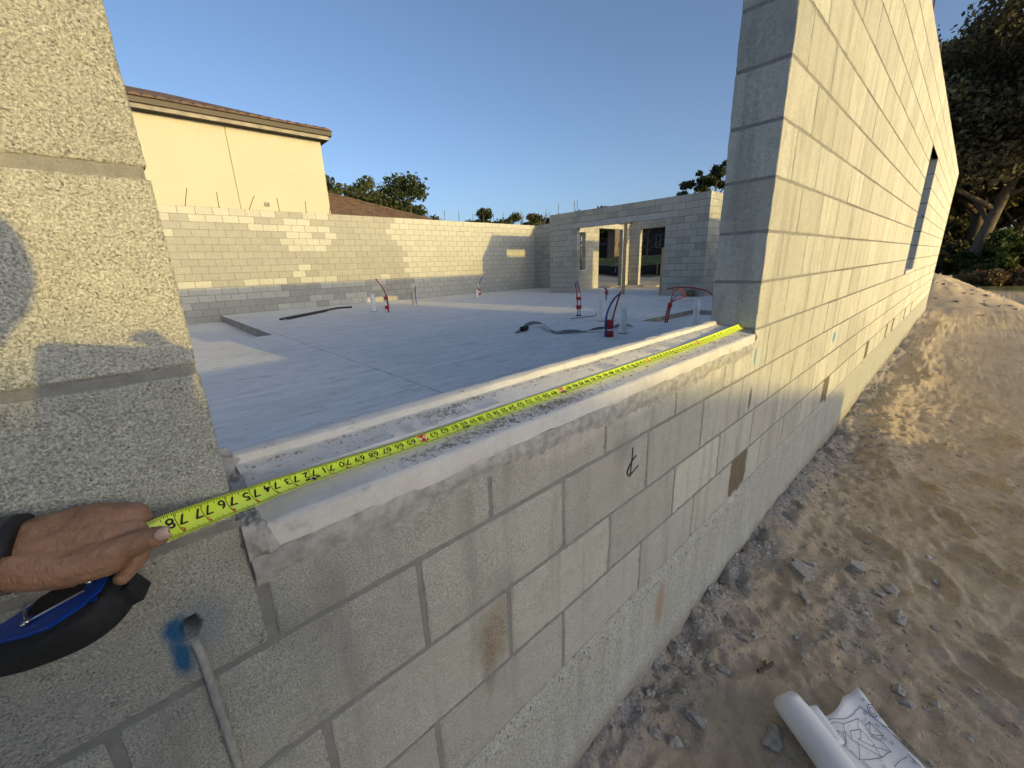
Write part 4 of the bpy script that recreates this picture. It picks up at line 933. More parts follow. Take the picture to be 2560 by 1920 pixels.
p = gp(1915, 1678); m = MB(); q = catmull([p+(-.035, .02, .012), p+(-.01, .005, .018), p+(.02, -.005, .016), p+(.045, -.01, .012)], 5)
m.tube(q, [.007+.002*math.sin(i*2.1) for i in range(len(q))], 7); m.tube([p+(-.002, 0, .016), p+(.02, .014, .018), p+(.04, .012, .012)], [.006, .005, .003], 6)
tag(m.build('wood_scrap', M_BARK), 'small dark forked scrap of wood above the plan roll', 'wood')
for px, py, a, L, lb in ((2320, 1025, .2, .09, 'thin dark stick on the sand right of the sunlit ridge'), (2440, 860, .1, .16, 'thin dark stick farther along the sand at right')):
    p = gp(px, py); m = MB(); m.tube([p+(-L*.5, .02, .006), p+(0, 0, .012), p+(L*.5, -.03, .008)], .004, 6); tag(m.build('stick', M_BARK), lb, 'stick')
for px, py, lb in ((2450, 790, 'small red scrap lying on the sunlit sand strip'), (2490, 773, 'red scrap farther back near the sand heap')):
    p = gp(px, py); m = MB(); m.add([p+(-.06, .05, .02), p+(.06, .06, .03), p+(.08, -.08, .015), p+(-.04, -.07, .05), p+(-.06, .05, .012), p+(.06, .06, .022), p+(.08, -.08, .007), p+(-.04, -.07, .04)], [(0, 1, 2, 3), (7, 6, 5, 4), (0, 4, 5, 1), (1, 5, 6, 2), (2, 6, 7, 3), (3, 7, 4, 0)]); tag(m.build('plastic_scrap', M_RED), lb, 'litter')

# ------------------------------------------------------------------ rolled plans on the sand
PG = -1.035
def gplane(px, py, z=PG+.03): d = ray(px, py); return CAM+d*((z-CAM[2])/d[2])
a0 = gplane(1968, 1752, PG+.055); a1 = gplane(2092, 1920, PG+.055); AX = (a1-a0)/np.linalg.norm(a1-a0); AX[2] = 0; AX /= np.linalg.norm(AX); PX = np.array((-AX[1], AX[0], 0.))
if PX@RIGHT < 0: PX = -PX
RR = 0.052; RL = 0.62
plans = thing('plan_roll', 'rolled white building plans lying open on the sand at the bottom edge', 'plans', tuple(a0*(1, 1, 0)+np.array((0, 0, PG))))
M_PAPER = plain('white_paper', (0.80, 0.81, 0.84), 0.75, nscale=5, namp=0.03); M_INK = plain('printed_ink', (0.10, 0.10, 0.125), 0.8)
V = []; nR = 40; vs = np.linspace(0, RL, 24)
spir = []
for k in range(nR*2+1):
    th = math.pi*1.5+2*math.pi*k/nR; r = RR*(1-0.10*k/nR); spir.append((r*math.cos(th), r*math.sin(th)+RR))
for i, v in enumerate(vs):
    dent = 0.10*math.exp(-(v/.03)**2)
    for q, (u, h) in enumerate(spir):
        k = 1-dent*(0.5+0.5*math.sin(q*0.55)); V.append(a0*(1, 1, 0)+np.array((0, 0, PG))+AX*(v+0.006*math.sin(q*0.4)*(i == 0))+PX*u*k+np.array((0, 0, RR+(h-RR)*k)))
nq = len(spir); F = [(i*nq+q, i*nq+q+1, (i+1)*nq+q+1, (i+1)*nq+q) for i in range(len(vs)-1) for q in range(nq-1)]
mesh_obj('rolled_sheets', V, F, M_PAPER, plans, True).modifiers.new('thickness', 'SOLIDIFY').thickness = 0.0015
SW = 0.285
def sheet(u, v):
    f = u/SW; z = 0.004+0.030*math.sin(math.pi*min(1, f*1.15))*math.exp(-v*1.5)+0.010*math.sin(v*14+f*4)*(1-f)+0.035*max(0, f-.72)**1.3*3+0.055*math.exp(-(v/.07)**2)*max(0, f-.45)**1.2
    return a0*(1, 1, 0)+np.array((0, 0, PG+z))+AX*(v+0.035-0.05*f+0.035*math.sin(math.pi*min(1, f*1.3))*math.exp(-v*4))+PX*(u+0.0)
us = np.linspace(0, SW, 26); vv = np.linspace(0, RL-.05, 34); V = [sheet(u, v) for u in us for v in vv]; n2 = len(vv)
mesh_obj('open_sheet', V, [(i*n2+j, i*n2+j+1, (i+1)*n2+j+1, (i+1)*n2+j) for i in range(len(us)-1) for j in range(n2-1)], M_PAPER, plans, True).modifiers.new('thickness', 'SOLIDIFY').thickness = 0.0012
V = []; us2 = np.linspace(0.02, 0.085, 6); vv2 = np.linspace(-0.006, 0.12, 8)
for u in us2:
    for v in vv2: V.append(sheet(u, v+.01)+np.array((0, 0, .022))-AX*.03)
mesh_obj('inner_sheet', V, [(i*8+j, i*8+j+1, (i+1)*8+j+1, (i+1)*8+j) for i in range(5) for j in range(7)], M_PAPER, plans, True).modifiers.new('thickness', 'SOLIDIFY').thickness = 0.001
def px_uv(x, y):
    px, py = 1900+x*.2260, 1650+y*.2260; u, v = 0.15, 0.1
    for _ in range(25):      # find the sheet point that shows at this pixel
        p = sheet(u, v); q = proj(p); e = np.array((px-q[0], py-q[1])); J_ = []
        for du, dv in ((1e-4, 0), (0, 1e-4)): s_ = proj(sheet(u+du, v+dv)); J_.append(((s_[0]-q[0])/1e-4, (s_[1]-q[1])/1e-4))
        d = np.linalg.solve(np.array(J_).T, e); u += float(np.clip(d[0], -.03, .03)); v += float(np.clip(d[1], -.03, .03))
    return u, v
polys = [[(720, 725), (830, 690), (920, 710), (1080, 650), (1160, 725)], [(1160, 735), (1210, 690), (1365, 840), (1335, 890), (1225, 830), (1160, 735)], [(1210, 690), (1222, 830)], [(1225, 830), (1365, 842)], [(1080, 650), (1085, 765)], [(1000, 790), (1110, 770), (1270, 940), (1240, 960), (1085, 880), (1115, 870), (1110, 770)], [(920, 710), (935, 790), (1010, 885), (1090, 925), (1100, 1110)], [(1000, 790), (1020, 880)], [(790, 815), (865, 785), (925, 830), (950, 920), (925, 950), (870, 910), (790, 815)], [(865, 785), (870, 910)], [(910, 800), (940, 802), (955, 930)], [(925, 950), (1100, 1110)], [(1090, 930), (1350, 1080)], [(1100, 1110), (1350, 1082), (1450, 1020), (1365, 920), (1225, 850)], [(1250, 960), (1450, 1020)], [(1270, 970), (1350, 1080)], [(690, 690), (800, 652), (950, 655), (1040, 600), (1110, 520)], [(1110, 520), (1345, 715), (1560, 905), (1800, 1120), (1880, 1190)], [(1345, 725), (1470, 770), (1740, 1050)], [(1460, 820), (1720, 1080)], [(1490, 1190), (1560, 1110), (1630, 1075)], [(1630, 1040), (1780, 1190)]]
poly2 = []
for k in range(25): a = 2*math.pi*k/24; poly2.append((1240+48*math.cos(a)+25*math.sin(a), 565+70*math.sin(a)+10*math.cos(a)))
poly3 = [(1240+(x-1240)*.55, 565+(y-565)*.55) for x, y in poly2]
M2 = MB()
def ink_line(P2, w=0.0008):
    uv = [px_uv(*p) for p in P2]
    for (ua, va), (ub, vb) in zip(uv[:-1], uv[1:]):
        L = math.hypot(ub-ua, vb-va); n = max(1, int(L/.012)); d = ((ub-ua)/max(L, 1e-6), (vb-va)/max(L, 1e-6)); Q = []
        for k in range(n+1):
            u, v = ua+(ub-ua)*k/n, va+(vb-va)*k/n
            for s_ in (-1, 1): Q.append(sheet(u-d[1]*w*s_, v+d[0]*w*s_)+np.array((0, 0, .0022)))
        M2.add(Q, [(2*k, 2*k+1, 2*k+3, 2*k+2) for k in range(n)])
for q in polys: ink_line(q)
ink_line(poly2, .0009); ink_line(poly3, .0007)
for (x, y, L, n) in ((1150, 600, 46, 4), (1140, 680, 40, 4), (1290, 730, 60, 2), (1370, 890, 40, 3), (1445, 930, 50, 3), (940, 960, 36, 3), (1320, 1110, 70, 2), (1130, 455, 36, 3), (1320, 640, 50, 4), (1020, 1035, 60, 2), (1180, 1190, 150, 3), (1360, 1190, 50, 3), (855, 740, 22, 1), (990, 730, 22, 1), (1045, 825, 20, 1), (880, 850, 20, 1), (1190, 770, 20, 1), (1275, 790, 24, 2), (1345, 965, 24, 2), (1200, 1040, 26, 1), (1650, 1000, 90, 4), (1580, 930, 60, 4), (1690, 1140, 60, 3)):
    for k in range(n): ink_line([(x-L*.35+k*9, y-L*.35-k*9), (x+L*.35+k*9, y+L*.35-k*9)], .0005)
M2.build('printed_drawing', M_INK, plans)

# ------------------------------------------------------------------ tape measure blade along the sill
tm = thing('tape_measure', 'blue and black tape measure with yellow blade stretched along the sill', 'tape measure', (-2.0, -.07, .2))
IN_ = 0.0254
def zc(x, y): return 380+x*.2411, 1000+y*.2411
ctrl = [(0.2, (-0.004, .060, .2125), 40), (6, (-.17, .058, .209), 40), (12, (-.345, .057, .206), 34), (24, (-.64, .055, .203), 26), (36, (-.90, .054, .203), 20), (42, (-1.075, .054, .2025), 20), (48, (-1.235, .053, .202), 20), (54, (-1.405, .053, .2015), 20), (60, (-1.537, .053, .201), 20), (66, (-1.681, .053, .201), 20)]
for k, p, y, tl in ((70, (2010, 675), .053, 22), (71, (1830, 735), .052, 23), (72, (1650, 790), .047, 24), (73, (1460, 855), .038, 26), (74, (1252, 925), .022, 28), (75, (1040, 1010), .000, 32), (76, (790, 1095), -.024, 36), (77, (537, 1190), -.044, 40), (78, (265, 1290), -.062, 42), (78.7, (60, 1378), -.070, 42), (79.6, (-180, 1480), -.072, 40)):
    ctrl.append((k, tuple(on_y(*zc(*p), y)), tl))
KU = np.array([c[0] for c in ctrl]); KP = np.array([c[1] for c in ctrl]); KT = np.array([c[2] for c in ctrl], float)
def hermite(u):
    i = int(np.clip(np.searchsorted(KU, u)-1, 0, len(KU)-2)); h = KU[i+1]-KU[i]; t = (u-KU[i])/h
    def m_(j):
        a, b = max(j-1, 0), min(j+1, len(KU)-1); return (KP[b]-KP[a])/(KU[b]-KU[a])
    return (2*t**3-3*t*t+1)*KP[i]+(t**3-2*t*t+t)*h*m_(i)+(-2*t**3+3*t*t)*KP[i+1]+(t**3-t*t)*h*m_(i+1)
TW = 0.0280
def frame(u):
    p = hermite(u); t = hermite(min(u+.05, KU[-1]))-hermite(max(u-.05, KU[0])); t /= np.linalg.norm(t); a = math.radians(np.interp(u, KU, KT))
    s_ = np.array((0, math.cos(a), math.sin(a))); s_ -= t*(s_@t); s_ /= np.linalg.norm(s_); n = np.cross(t, s_)
    if n[2] < 0: n = -n
    return p, t, s_, n
def blade(u, v, lift=0.0):
    p, t, s_, n = frame(u); return p+s_*v*TW+n*(0.0036*(4*v*v)+lift)
def blade_many(UV, lift):
    return [blade(u, v, lift) for u, v in UV]
uu = np.concatenate([np.linspace(.2, 66, 120), np.linspace(66.3, 79.6, 90)]); nv = 11; V = []
for u in uu:
    p, t, s_, n = frame(u)
    for k in range(nv): v = -.5+k/(nv-1); V.append(p+s_*v*TW+n*(0.0036*4*v*v))
F = [(i*nv+k, i*nv+k+1, (i+1)*nv+k+1, (i+1)*nv+k) for i in range(len(uu)-1) for k in range(nv-1)]
t = NT('yellow_blade'); t.b.inputs['Specular IOR Level'].default_value = 0.5; t.b.inputs['Coat Weight'].default_value = 0.3
M_YELLOW = t.done(t.mix(t.map(t.noise(30, 3), .3, .7), (0.68, 0.86, 0.04), (0.74, 0.90, 0.055)), None, 0.38)
bl = mesh_obj('blade', V, F, M_YELLOW, tm, True); bl.modifiers.new('thickness', 'SOLIDIFY').thickness = 0.0005
M_TICK = plain('blade_black_print', (0.014, 0.014, 0.014), 0.6); M_REDINK = plain('blade_red_print', (0.62, 0.04, 0.02), 0.6); M_WHITEINK = plain('blade_white_print', (0.75, 0.8, 0.5), 0.6)
tk = MB()
def tick(u, v0, v1, w):
    n = 4; Q = []
    for k in range(n+1):
        v = v0+(v1-v0)*k/n
        for s_ in (-w, w): Q.append(blade(u+s_, v, .00035))
    tk.add(Q, [(2*k, 2*k+1, 2*k+3, 2*k+2) for k in range(n)])
for i in range(16*16, int(79.0*16)):
    u = i/16
    if u < 44 and i % 4: continue
    if u < 60 and i % 2: continue
    L = .5-(.10, .13, .10, .16, .10, .13, .10, .20)[i % 8] if i % 16 else 0
    w = 0.0125
    if i % 16 == 0: tick(u, -.5, .5, w)
    else: tick(u, .5, L, w); tick(u, -.5, -L, w)
tk.build('tick_marks', M_TICK, bl)['kind'] = 'stuff'
_glyph = {}
def glyph(ch):
    if ch not in _glyph:
        cu = bpy.data.curves.new('g', 'FONT'); cu.body = ch; cu.resolution_u = 3; cu.offset = 0.012; o = bpy.data.objects.new('g', cu); COL.objects.link(o); bpy.context.view_layer.update()
        me = o.evaluated_get(bpy.context.evaluated_depsgraph_get()).to_mesh(); P = np.array([v.co[:2] for v in me.vertices]); Fc = [tuple(p.vertices) for p in me.polygons]
        bpy.data.objects.remove(o); P = P-np.array((P[:, 0].min()+P[:, 0].max(), P[:, 1].min()+P[:, 1].max()))/2; P = P/max(1e-6, P[:, 1].max()-P[:, 1].min()); _glyph[ch] = (P, Fc)
    return _glyph[ch]
def put(mbx, ch, u, v, hv, asp=1.0, lift=.0004):
    """hv: height as a share of the blade width; the top of the figure faces the front edge"""
    P, Fc = glyph(ch); hin = hv*TW/IN_
    mbx.add([blade(u+p[0]*hin*asp, v-p[1]*hv, lift) for p in P], Fc)
nb_, rd_, wt_ = MB(), MB(), MB()
def quadpatch(mbx, u0, u1, v0, v1, lift):
    n = 5; Q = []
    for k in range(n+1):
        v = v0+(v1-v0)*k/n; Q += [blade(u0, v, lift), blade(u1, v, lift)]
    mbx.add(Q, [(2*k, 2*k+1, 2*k+3, 2*k+2) for k in range(n)])
for k in range(2, 79):
    st = str(k); big = k % 16 == 0 and k != 48
    tgt = nb_
    if k % 16 == 0:
        quadpatch(rd_, k-.36, k+.36, -.16, .40, .00042); tgt = wt_
    if len(st) == 1: put(tgt, st, k-.22, .12, .42, 1.25, .0006)
    else:
        put(tgt, st[0], k-.20, .12, .40, 1.05, .0006); put(tgt, st[1], k+.20, .12, .40, 1.05, .0006)
    if k > 12:
        f = k % 12
        if f:
            for q, ch in enumerate(str(f)): put(rd_, ch, k-.14*(len(str(f))-1)+.20*q-.05, -.27, .20, 1.1)
        else:
            n = len(nb_.v); Q = [blade(k-.42, -.12, .0005), blade(k+.42, -.12, .0005), blade(k+.42, -.26, .0005), blade(k+.2, -.26, .0005), blade(k, -.44, .0005), blade(k-.2, -.26, .0005), blade(k-.42, -.26, .0005)]
            nb_.add(Q, [(0, 1, 2, 3, 4, 5, 6)]); put(wt_, str(k//12), k-.12, -.21, .17, 1.0, .0007); put(wt_, 'F', k+.13, -.21, .17, 1.0, .0007)
for b_, n_, m_ in ((nb_, 'black_numerals', M_TICK), (rd_, 'red_numerals', M_REDINK), (wt_, 'pale_numerals', M_WHITEINK)): b_.build(n_, m_, bl)['kind'] = 'stuff'
p, t_, s_, n_ = frame(.2); m = MB()
for sg in (-1,): m.tube([p+s_*.009+n_*.002, p-t_*.006+s_*.009, p-t_*.007+s_*.009-n_*.010], .0022, 6); m.tube([p-s_*.009+n_*.002, p-t_*.006-s_*.009, p-t_*.007-s_*.009-n_*.010], .0022, 6); m.tube([p-t_*.007+s_*.011-n_*.008, p-t_*.007-s_*.011-n_*.008], .0028, 6)
m.build('hook', M_BLACK, tm)

# case: rubber body, blue side plate with a clip recess and wire bail
U2 = np.array((0.956, 0.29)); N2 = np.array((-0.29, 0.956))         # along / up the plate, in image terms
E1 = RIGHT*U2[0]+UP*U2[1]; UPP = RIGHT*N2[0]+UP*N2[1]; BK = -FWD
th = math.radians(34); PN = UPP*math.cos(th)+BK*math.sin(th); PD = UPP*math.sin(th)-BK*math.cos(th)  # plate normal, plate depth direction
ZC = 0.375
def cpx(x, y): return dep(0+x*.3014, 1200+y*.3014, ZC)
O = cpx(370, 1268)
PD = PD-E1*0.36-UPP*0.05
def cl(a, b, c=0.0): return O+E1*a*0.94+PD*b+PN*c       # a along, b into the plate, c out of the plate
M_RUBBER = plain('black_rubber', (0.018, 0.020, 0.022), 0.75, nscale=120, namp=0.25, bump=0.0006); M_BLUECASE = plain('blue_case', (0.006, 0.055, 0.36), 0.28, spec=0.5, nscale=12, namp=0.08)
outl = [(-.110, .010), (-.105, -.004), (-.06, -.011), (-.02, -.010), (.015, -.004), (.036, .006), (.050, .020), (.056, .034), (.057, .052), (.052, .066), (.040, .073), (-.06, .076), (-.095, .072), (-.110, .055)]
def prism(mbx, poly, c0, c1, bev=0.003):
    n = len(poly); ctr = np.mean(np.array(poly), 0); Q = []
    for c, k in ((c0, 1-.06), (c0+bev, 1), (c1-bev, 1), (c1, 1-.05)):
        for a, b in poly: Q.append(cl(ctr[0]+(a-ctr[0])*k, ctr[1]+(b-ctr[1])*k, c))
    mbx.add(Q, [(l*n+i, l*n+(i+1) % n, (l+1)*n+(i+1) % n, (l+1)*n+i) for l in range(3) for i in range(n)]+[tuple(range(n-1, -1, -1)), tuple(3*n+i for i in range(n))])
def refine(poly, n=4): return [tuple(p) for p in catmull(list(map(np.array, poly))+[np.array(poly[0])], n)[:-1]]
m = MB(); prism(m, refine(outl), -.034, 0.0); m.build('rubber_body', M_RUBBER, tm, True)
m = MB(); prism(m, [(.042, .030), (.064, .036), (.067, .058), (.048, .062)], -.034, -.010, .002); m.build('nozzle', M_RUBBER, tm)
plate = [(-.108, .016), (-.075, .012), (-.066, .004), (-.02, .001), (.004, .003), (.034, .020), (.046, .034), (.048, .048), (.044, .060), (-.02, .066), (-.07, .066), (-.108, .050)]
m = MB(); prism(m, plate, -.002, .0028, .001); m.build('side_plate', M_BLUECASE, tm)
m = MB(); prism(m, [(-.032, .027), (-.012, .022), (.024, .038), (.028, .056), (.0, .063), (-.028, .060)], .0015, .0036, .0005); m.build('clip_recess', M_BLACK, tm)
m = MB(); prism(m, [(-.108, .013), (-.078, .010), (-.070, .001), (-.074, -.006), (-.108, -.004)], -.004, .0035, .001); m.build('corner_grip', M_RUBBER, tm)
m = MB(); m.tube([cl(-.047, .060, .006), cl(-.030, .030, .008), cl(-.021, .0155, .0065)], .0013, 8); m.build('wire_bail', M_WIRE, tm, True); m = MB(); m.tube([cl(.022, .060, .006), cl(.034, .044, .0075)], .0013, 8); m.build('wire_bail', M_WIRE, tm, True)
for c in (cl(-.021, .0155, .006), cl(-.0245, .0145, .005), cl(.034, .044, .007)): m = MB(); m.tube([c-PN*.002, c+PN*.0018], .0026, 10); m.build('rivet', M_WIRE, tm, True)
m = MB(); m.tube([cl(-.019, .018, .0045), cl(.030, .036, .0045)], .0012, 6); m.build('clip_edge', M_WIRE, tm)
m = MB(); m.tube([cl(.044, .022, -.001), cl(.044, .022, .0012)], .0052, 14); m.build('screw_boss', M_BLACK, tm); m = MB(); m.tube([cl(.044, .022, .001), cl(.044, .022, .0016)], .0032, 6); m.build('screw', M_BLUECASE, tm)

# ------------------------------------------------------------------ the person measuring
def capsule(bm, a, b, ra, rb, n=14, sq=None):
    a = np.array(a, float); b = np.array(b, float); ax = b-a; L = np.linalg.norm(ax); ax = ax/max(L, 1e-9)
    ref = np.array((0, 0, 1.)) if abs(ax[2]) < .9 else np.array((1., 0, 0)); u = np.cross(ax, ref); u /= np.linalg.norm(u); w = np.cross(ax, u); rings = []
    for k in range(5): f = (k/4)*math.pi/2; rings.append((a-ax*ra*math.cos(f), ra*math.sin(f)+1e-5))
    for k in range(5): f = (k/4)*math.pi/2; rings.append((b+ax*rb*math.sin(f), rb*math.cos(f)+1e-5))
    vs = []
    for c, r in rings: vs.append([bm.verts.new(tuple(c+r*(math.cos(2*math.pi*k/n)*u+math.sin(2*math.pi*k/n)*w))) for k in range(n)])
    for i in range(len(vs)-1):
        for k in range(n): bm.faces.new((vs[i][k], vs[i][(k+1) % n], vs[i+1][(k+1) % n], vs[i+1][k]))
    bm.faces.new(vs[0][::-1]); bm.faces.new(vs[-1])
def blob(caps, voxel, smooth, name):
    """capsules fused into one continuous skin"""
    bm = bmesh.new()
    for c in caps: capsule(bm, *c)
    bmesh.ops.recalc_face_normals(bm, faces=bm.faces); me = bpy.data.meshes.new(name); bm.to_mesh(me); bm.free()
    o = bpy.data.objects.new(name, me); COL.objects.link(o); r = o.modifiers.new('r', 'REMESH'); r.mode = 'VOXEL'; r.voxel_size = voxel
    s_ = o.modifiers.new('s', 'SMOOTH'); s_.iterations = smooth; s_.factor = 0.5; bpy.context.view_layer.update()
    me2 = bpy.data.meshes.new_from_object(o.evaluated_get(bpy.context.evaluated_depsgraph_get())); bpy.data.objects.remove(o); bpy.data.meshes.remove(me); return me2
mm = 0.001
Hd = lambda px, py, z: dep(px, py, z)
chain = lambda P: [(P[i][0], P[i+1][0], P[i][1], P[i+1][1]) for i in range(len(P)-1)]
elbow = np.array((-2.235, -.31, .235)); shoulder = np.array((-2.205, -.57, .31))
hand = []
hand += chain([(Hd(-190, 1440, .335), .034), (Hd(0, 1398, .362), .0268), (Hd(70, 1384, .372), .0262), (Hd(170, 1366, .388), .0285), (Hd(245, 1345, .400), .0290)])     # wrist to back of the hand
hand += chain([(Hd(70, 1365, .372), .024), (Hd(200, 1318, .400), .0215), (Hd(312, 1291, .418), .0150)])                         # index metacarpal
hand += chain([(Hd(60, 1412, .364), .023), (Hd(170, 1412, .376), .0205), (Hd(258, 1394, .384), .0185), (Hd(318, 1366, .388), .0130), (Hd(362, 1350, .390), .0104), (Hd(394, 1341, .3905), .0100)])   # thumb
hand += chain([(Hd(312, 1291, .418), .0150), (Hd(350, 1322, .432), .0100), (Hd(350, 1388, .432), .0088), (Hd(318, 1428, .420), .0080), (Hd(304, 1446, .413), .0072)])   # index finger curled under the blade
hand += chain([(Hd(270, 1300, .428), .0150), (Hd(328, 1345, .440), .0098), (Hd(326, 1408, .440), .0088), (Hd(285, 1446, .428), .0078)])
hand += chain([(Hd(230, 1315, .430), .0140), (Hd(292, 1372, .440), .0092), (Hd(280, 1432, .440), .0082), (Hd(240, 1460, .428), .0075)])
hand += chain([(Hd(190, 1335, .422), .0130), (Hd(240, 1398, .430), .0082), (Hd(228, 1446, .428), .0075), (Hd(200, 1466, .418), .007)])
hand += [(Hd(180, 1352, .392), Hd(250, 1330, .405), .028, .024), (Hd(250, 1318, .402), Hd(330, 1297, .414), .025, .0165), (Hd(290, 1345, .398), Hd(334, 1330, .404), .020, .0135), (Hd(330, 1297, .414), Hd(354, 1316, .424), .0160, .0110)]
hm = blob(hand, 0.0013, 7, 'hand')
# a little anatomy: knuckle ridge, tendons, skin creases
co = np.array([v.co[:] for v in hm.vertices]); nr = np.array([v.normal[:] for v in hm.vertices])
co += nr*(0.0007*fbm(co[:, 0]*95, co[:, 1]*95, co[:, 2]*95, 3)+0.00035*fbm(co[:, 0]*330, co[:, 1]*330, co[:, 2]*330, 2))[:, None]
hm.vertices.foreach_set('co', co.ravel())
pel = np.array((-2.12, -.80, -.13)); chest = np.array((-2.12, -.77, .22)); neck = np.array((-2.155, -.765, .43)); head = np.array((-2.050, -.735, .628)); HU = np.array((.58, 0, .815))
rs = np.array((-1.93, -.88, .31)); re_ = np.array((-1.72, -.98, .10)); rw = CAM+RIGHT*.150-FWD*.045-UP*.03
FW = np.array((.67, .74, 0)); SD = np.array((.74, -.67, 0))
body = [(neck-np.array((0, 0, .06)), head-HU*.06-FW*.01, .055, .052), (head-FW*.015, head+HU*.015, .082, .084), (head+FW*.025-HU*.085, head+FW*.03, .036, .052), (head+FW*.076, head+FW*.078-HU*.02, .010, .013)]
HS = np.cross(FW, HU); HS /= np.linalg.norm(HS)
body += [(head+HS*sg*.083-HU*.02, head+HS*sg*.083+HU*.012, .012, .014) for sg in (-1, 1)]
body += chain([(shoulder, .052), (elbow, .041), (Hd(-190, 1440, .335), .0335), (Hd(-20, 1402, .359), .0262)]) + chain([(rs, .052), (re_, .041), (rw, .028)])
# right hand round the end of the phone
pe = CAM+RIGHT*.118-FWD*.014
body += [(rw, pe+RIGHT*.018-FWD*.02, .030, .026)]
for k in range(4): body += chain([(pe+RIGHT*.018+UP*(.027-.019*k)-FWD*.018, .010), (pe+RIGHT*.026+UP*(.028-.019*k)+FWD*.002, .0085), (pe+RIGHT*.006+UP*(.028-.019*k)+FWD*.010, .0075)])
body += chain([(pe+RIGHT*.012-UP*.02-FWD*.03, .012), (pe-RIGHT*.02+UP*.005-FWD*.02, .0095)])
body += chain([(pe+RIGHT*.02+UP*.02-FWD*.02, .010), (pe-RIGHT*.0+UP*.044-FWD*.012, .009), (pe-RIGHT*.024+UP*.042-FWD*.010, .008)])
bmesh_body = blob(body, 0.006, 6, 'body')
bm = bmesh.new(); bm.from_mesh(bmesh_body); bm.from_mesh(hm); me = bpy.data.meshes.new('person'); bm.to_mesh(me); bm.free()
t = NT('tanned_skin'); f = t.noise(60, 5, .6); g = t.noise(420, 3, .7); wv = t.noise(1.0, 3, .6, t.scalevec((260, 120, 90)), 1.2)
c = t.mix(t.map(f, .3, .7), (0.225, 0.122, 0.070), (0.335, 0.195, 0.122)); c = t.mix(t.map(g, .55, .75, 0, .35), c, (0.17, 0.08, 0.05)); c = t.mix(t.map(t.noise(35, 2), .60, .72, 0, .35), c, (0.28, 0.13, 0.08))
b = t.bump(wv, .0016, 1.0); b = t.bump(g, .0003, .8, b); t.b.inputs['Subsurface Weight'].default_value = 0.08; t.b.inputs['Subsurface Radius'].default_value = (.004, .0015, .0008)
M_SKIN = t.done(c, b, .55); M_SKIN.node_tree.nodes['Principled BSDF'].inputs['Specular IOR Level'].default_value = 0.4
me.materials.append(M_SKIN); me.polygons.foreach_set('use_smooth', [True]*len(me.polygons))
person = bpy.data.objects.new('person', me); COL.objects.link(person); tag(person, 'person with tanned bare forearm gripping the tape measure at the lower left', 'person')
M_SHIRT = plain('grey_shirt', (0.16, 0.17, 0.19), .9); M_JEANS = plain('denim', (0.05, 0.065, 0.11), .9); M_BOOT = plain('tan_boot', (0.20, 0.13, 0.07), .8); M_HAIR = plain('dark_hair', (0.03, 0.024, 0.02), .8)
def garment(name, caps, mat, vox=0.009):
    q = blob(caps, vox, 5, name); q.materials.append(mat); q.polygons.foreach_set('use_smooth', [True]*len(q.polygons)); o = bpy.data.objects.new(name, q); COL.objects.link(o); setpar(o, person); return o
garment('shirt', [(pel+SD*.06+np.array((0, 0, .1)), chest+SD*.08, .125, .125), (pel-SD*.06+np.array((0, 0, .1)), chest-SD*.08, .125, .125), (chest+np.array((0, 0, .08)), neck-np.array((0, 0, .05)), .11, .06), (chest+SD*.1, rs, .10, .068), (chest-SD*.1, shoulder, .10, .066), (rs, rs+(re_-rs)*.7, .066, .058), (shoulder, shoulder+(elbow-shoulder)*.62, .066, .056)], M_SHIRT)
gl, gr = np.array((-2.27, -.72, -1.06)), np.array((-1.99, -.99, -1.06))
for g_ in (gl, gr): g_[2] = gz(g_[0], g_[1])
legs = [(pel+SD*.07, pel-SD*.07, .135, .135)]
for s_, g_ in ((-1, gl), (1, gr)):
    hip = pel+SD*s_*.09; knee = (hip+g_)/2+FW*.03+np.array((0, 0, .02)); legs += [(hip, knee, .095, .066), (knee, g_+np.array((0, 0, .10)), .066, .056)]
garment('trousers', legs, M_JEANS)
for g_ in (gl, gr): garment('boot', [(g_+np.array((0, 0, .11)), g_+np.array((0, 0, .05)), .055, .05), (g_-FW*.03+np.array((0, 0, .04)), g_+FW*.15+np.array((0, 0, .035)), .045, .042)], M_BOOT, .007)
garment('hair', [(head-FW*.03+HU*.012, head-FW*.01+HU*.022, .086, .084)], M_HAIR, .007)
for s_ in (-1, 1):
    m = MB(); e = head+FW*.072+HS*s_*.03+HU*.012; m.tube([e-HS*.008, e+HS*.008], .007, 8); m.build('eye', M_BLACK, person)
m = MB(); e = head+FW*.066-HU*.06; m.tube([e-HS*.02, e+FW*.004, e+HS*.02], .005, 6); m.build('mouth', M_REDINK, person)
# thumbnail
nc = Hd(402, 1337, .3795); nu = (RIGHT*.93+UP*.37); nu /= np.linalg.norm(nu); nw = np.cross(nu, BK); nw /= np.linalg.norm(nw); nn = np.cross(nw, nu)
if nn@BK < 0: nn = -nn
V = []; A_, B_ = 9, 9
for i in range(A_):
    for j in range(B_):
        x = -1+2*i/(A_-1); y = -1+2*j/(B_-1); k = math.sqrt(max(0, 1-0.5*x*x)) ; V.append(nc+nu*.0062*x+nw*.0056*y*k-nn*(.0034*y*y+.0016*max(0, x)**2))
nail = mesh_obj('thumbnail', V, [(i*B_+j, (i+1)*B_+j, (i+1)*B_+j+1, i*B_+j+1) for i in range(A_-1) for j in range(B_-1)], plain('nail', (0.50, 0.34, 0.27), .35, spec=.5), person, True); nail.modifiers.new('t', 'SOLIDIFY').thickness = .0008
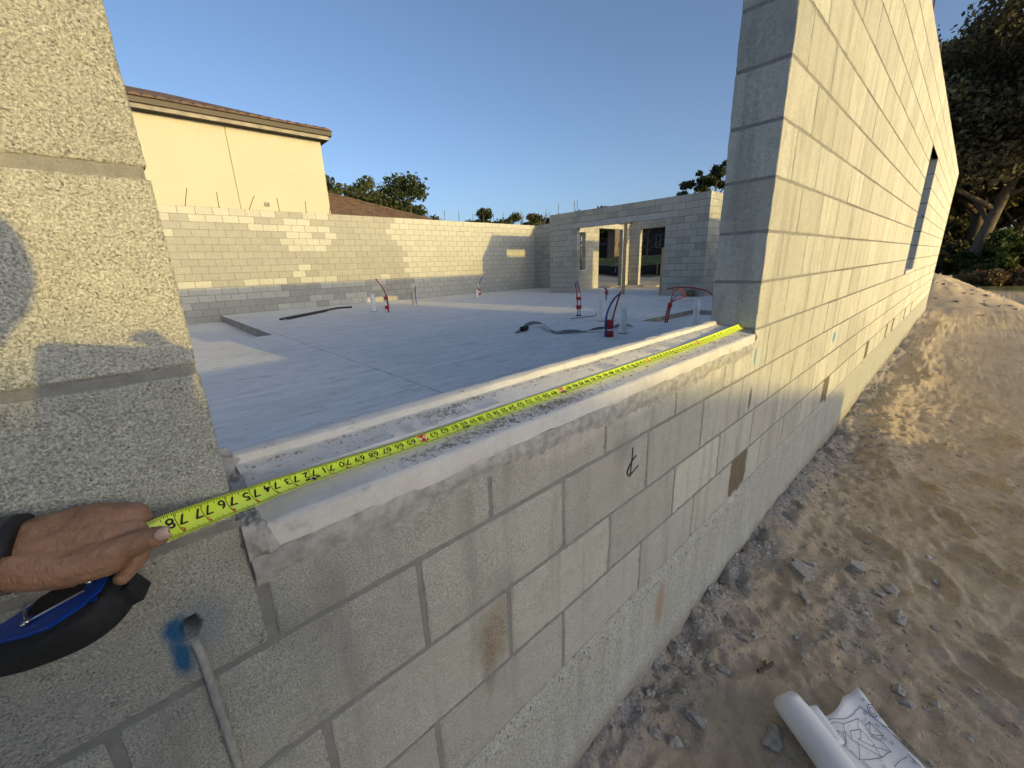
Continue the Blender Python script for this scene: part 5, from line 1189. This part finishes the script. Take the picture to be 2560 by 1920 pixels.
# wristwatch
wa, wb = Hd(-45, 1408, .356), Hd(22, 1397, .364); wax = (wb-wa)/np.linalg.norm(wb-wa); wu = UP-wax*(UP@wax); wu /= np.linalg.norm(wu); ww = np.cross(wax, wu)
if ww@BK < 0: ww = -ww
wt = thing('wristwatch', 'black wristwatch with speckled grey strap on the wrist at left edge', 'watch', tuple((wa+wb)/2))
t = NT('speckled_strap'); M_CAMO = t.done(t.mix(t.map(t.noise(210, 3, .6), .46, .54), (0.035, 0.035, 0.032), (0.16, 0.155, 0.14)), None, .8)
def band(a0_, a1_, r0, r1, L0, L1, name, mat):
    V = []; n = 26
    for k in range(n):
        a = a0_+(a1_-a0_)*k/(n-1); d = wu*math.sin(a)+ww*math.cos(a)
        for rr, ll in ((r0, L0), (r1, L0+.002), (r1, L1-.002), (r0, L1)): V.append((wa+wb)/2+wax*ll+d*rr)
    F = [(k*4+q, k*4+(q+1) % 4, (k+1)*4+(q+1) % 4, (k+1)*4+q) for k in range(n-1) for q in range(4)]+[(0, 1, 2, 3), tuple((n-1)*4+q for q in (3, 2, 1, 0))]
    mesh_obj(name, V, F, mat, wt, True)
band(-3.6, 0.5, .0262, .0305, -.013, .013, 'strap', M_CAMO); band(0.35, 2.2, .0262, .0385, -.019, .019, 'watch_case', M_BLACK); band(0.75, 1.8, .038, .0395, -.013, .013, 'watch_face', M_GLASS)
# the phone the picture is taken with
ph = thing('phone', 'dark phone held up in landscape by the photographer', 'phone', tuple(CAM-FWD*.02))
def pbox(x0, x1, y0, y1, z0, z1, name, mat, r=.011):
    P2 = []
    for cx, cy, a in ((x1-r, y1-r, 0), (x0+r, y1-r, 1), (x0+r, y0+r, 2), (x1-r, y0+r, 3)):
        for k in range(6): q = (a+k/5)*math.pi/2; P2.append((cx+r*math.cos(q), cy+r*math.sin(q)))
    n = len(P2); V = [CAM+RIGHT*x+UP*y-FWD*z for z in (z0, z1) for x, y in P2]
    mesh_obj(name, V, [tuple(range(n)), tuple(range(2*n-1, n-1, -1))]+[(i, n+i, n+(i+1) % n, (i+1) % n) for i in range(n)], mat, ph)
pbox(-.012, .135, -.045, .034, .012, .0205, 'body', M_BLACK); pbox(-.009, .132, -.042, .031, .0205, .0209, 'screen', M_GLASS)
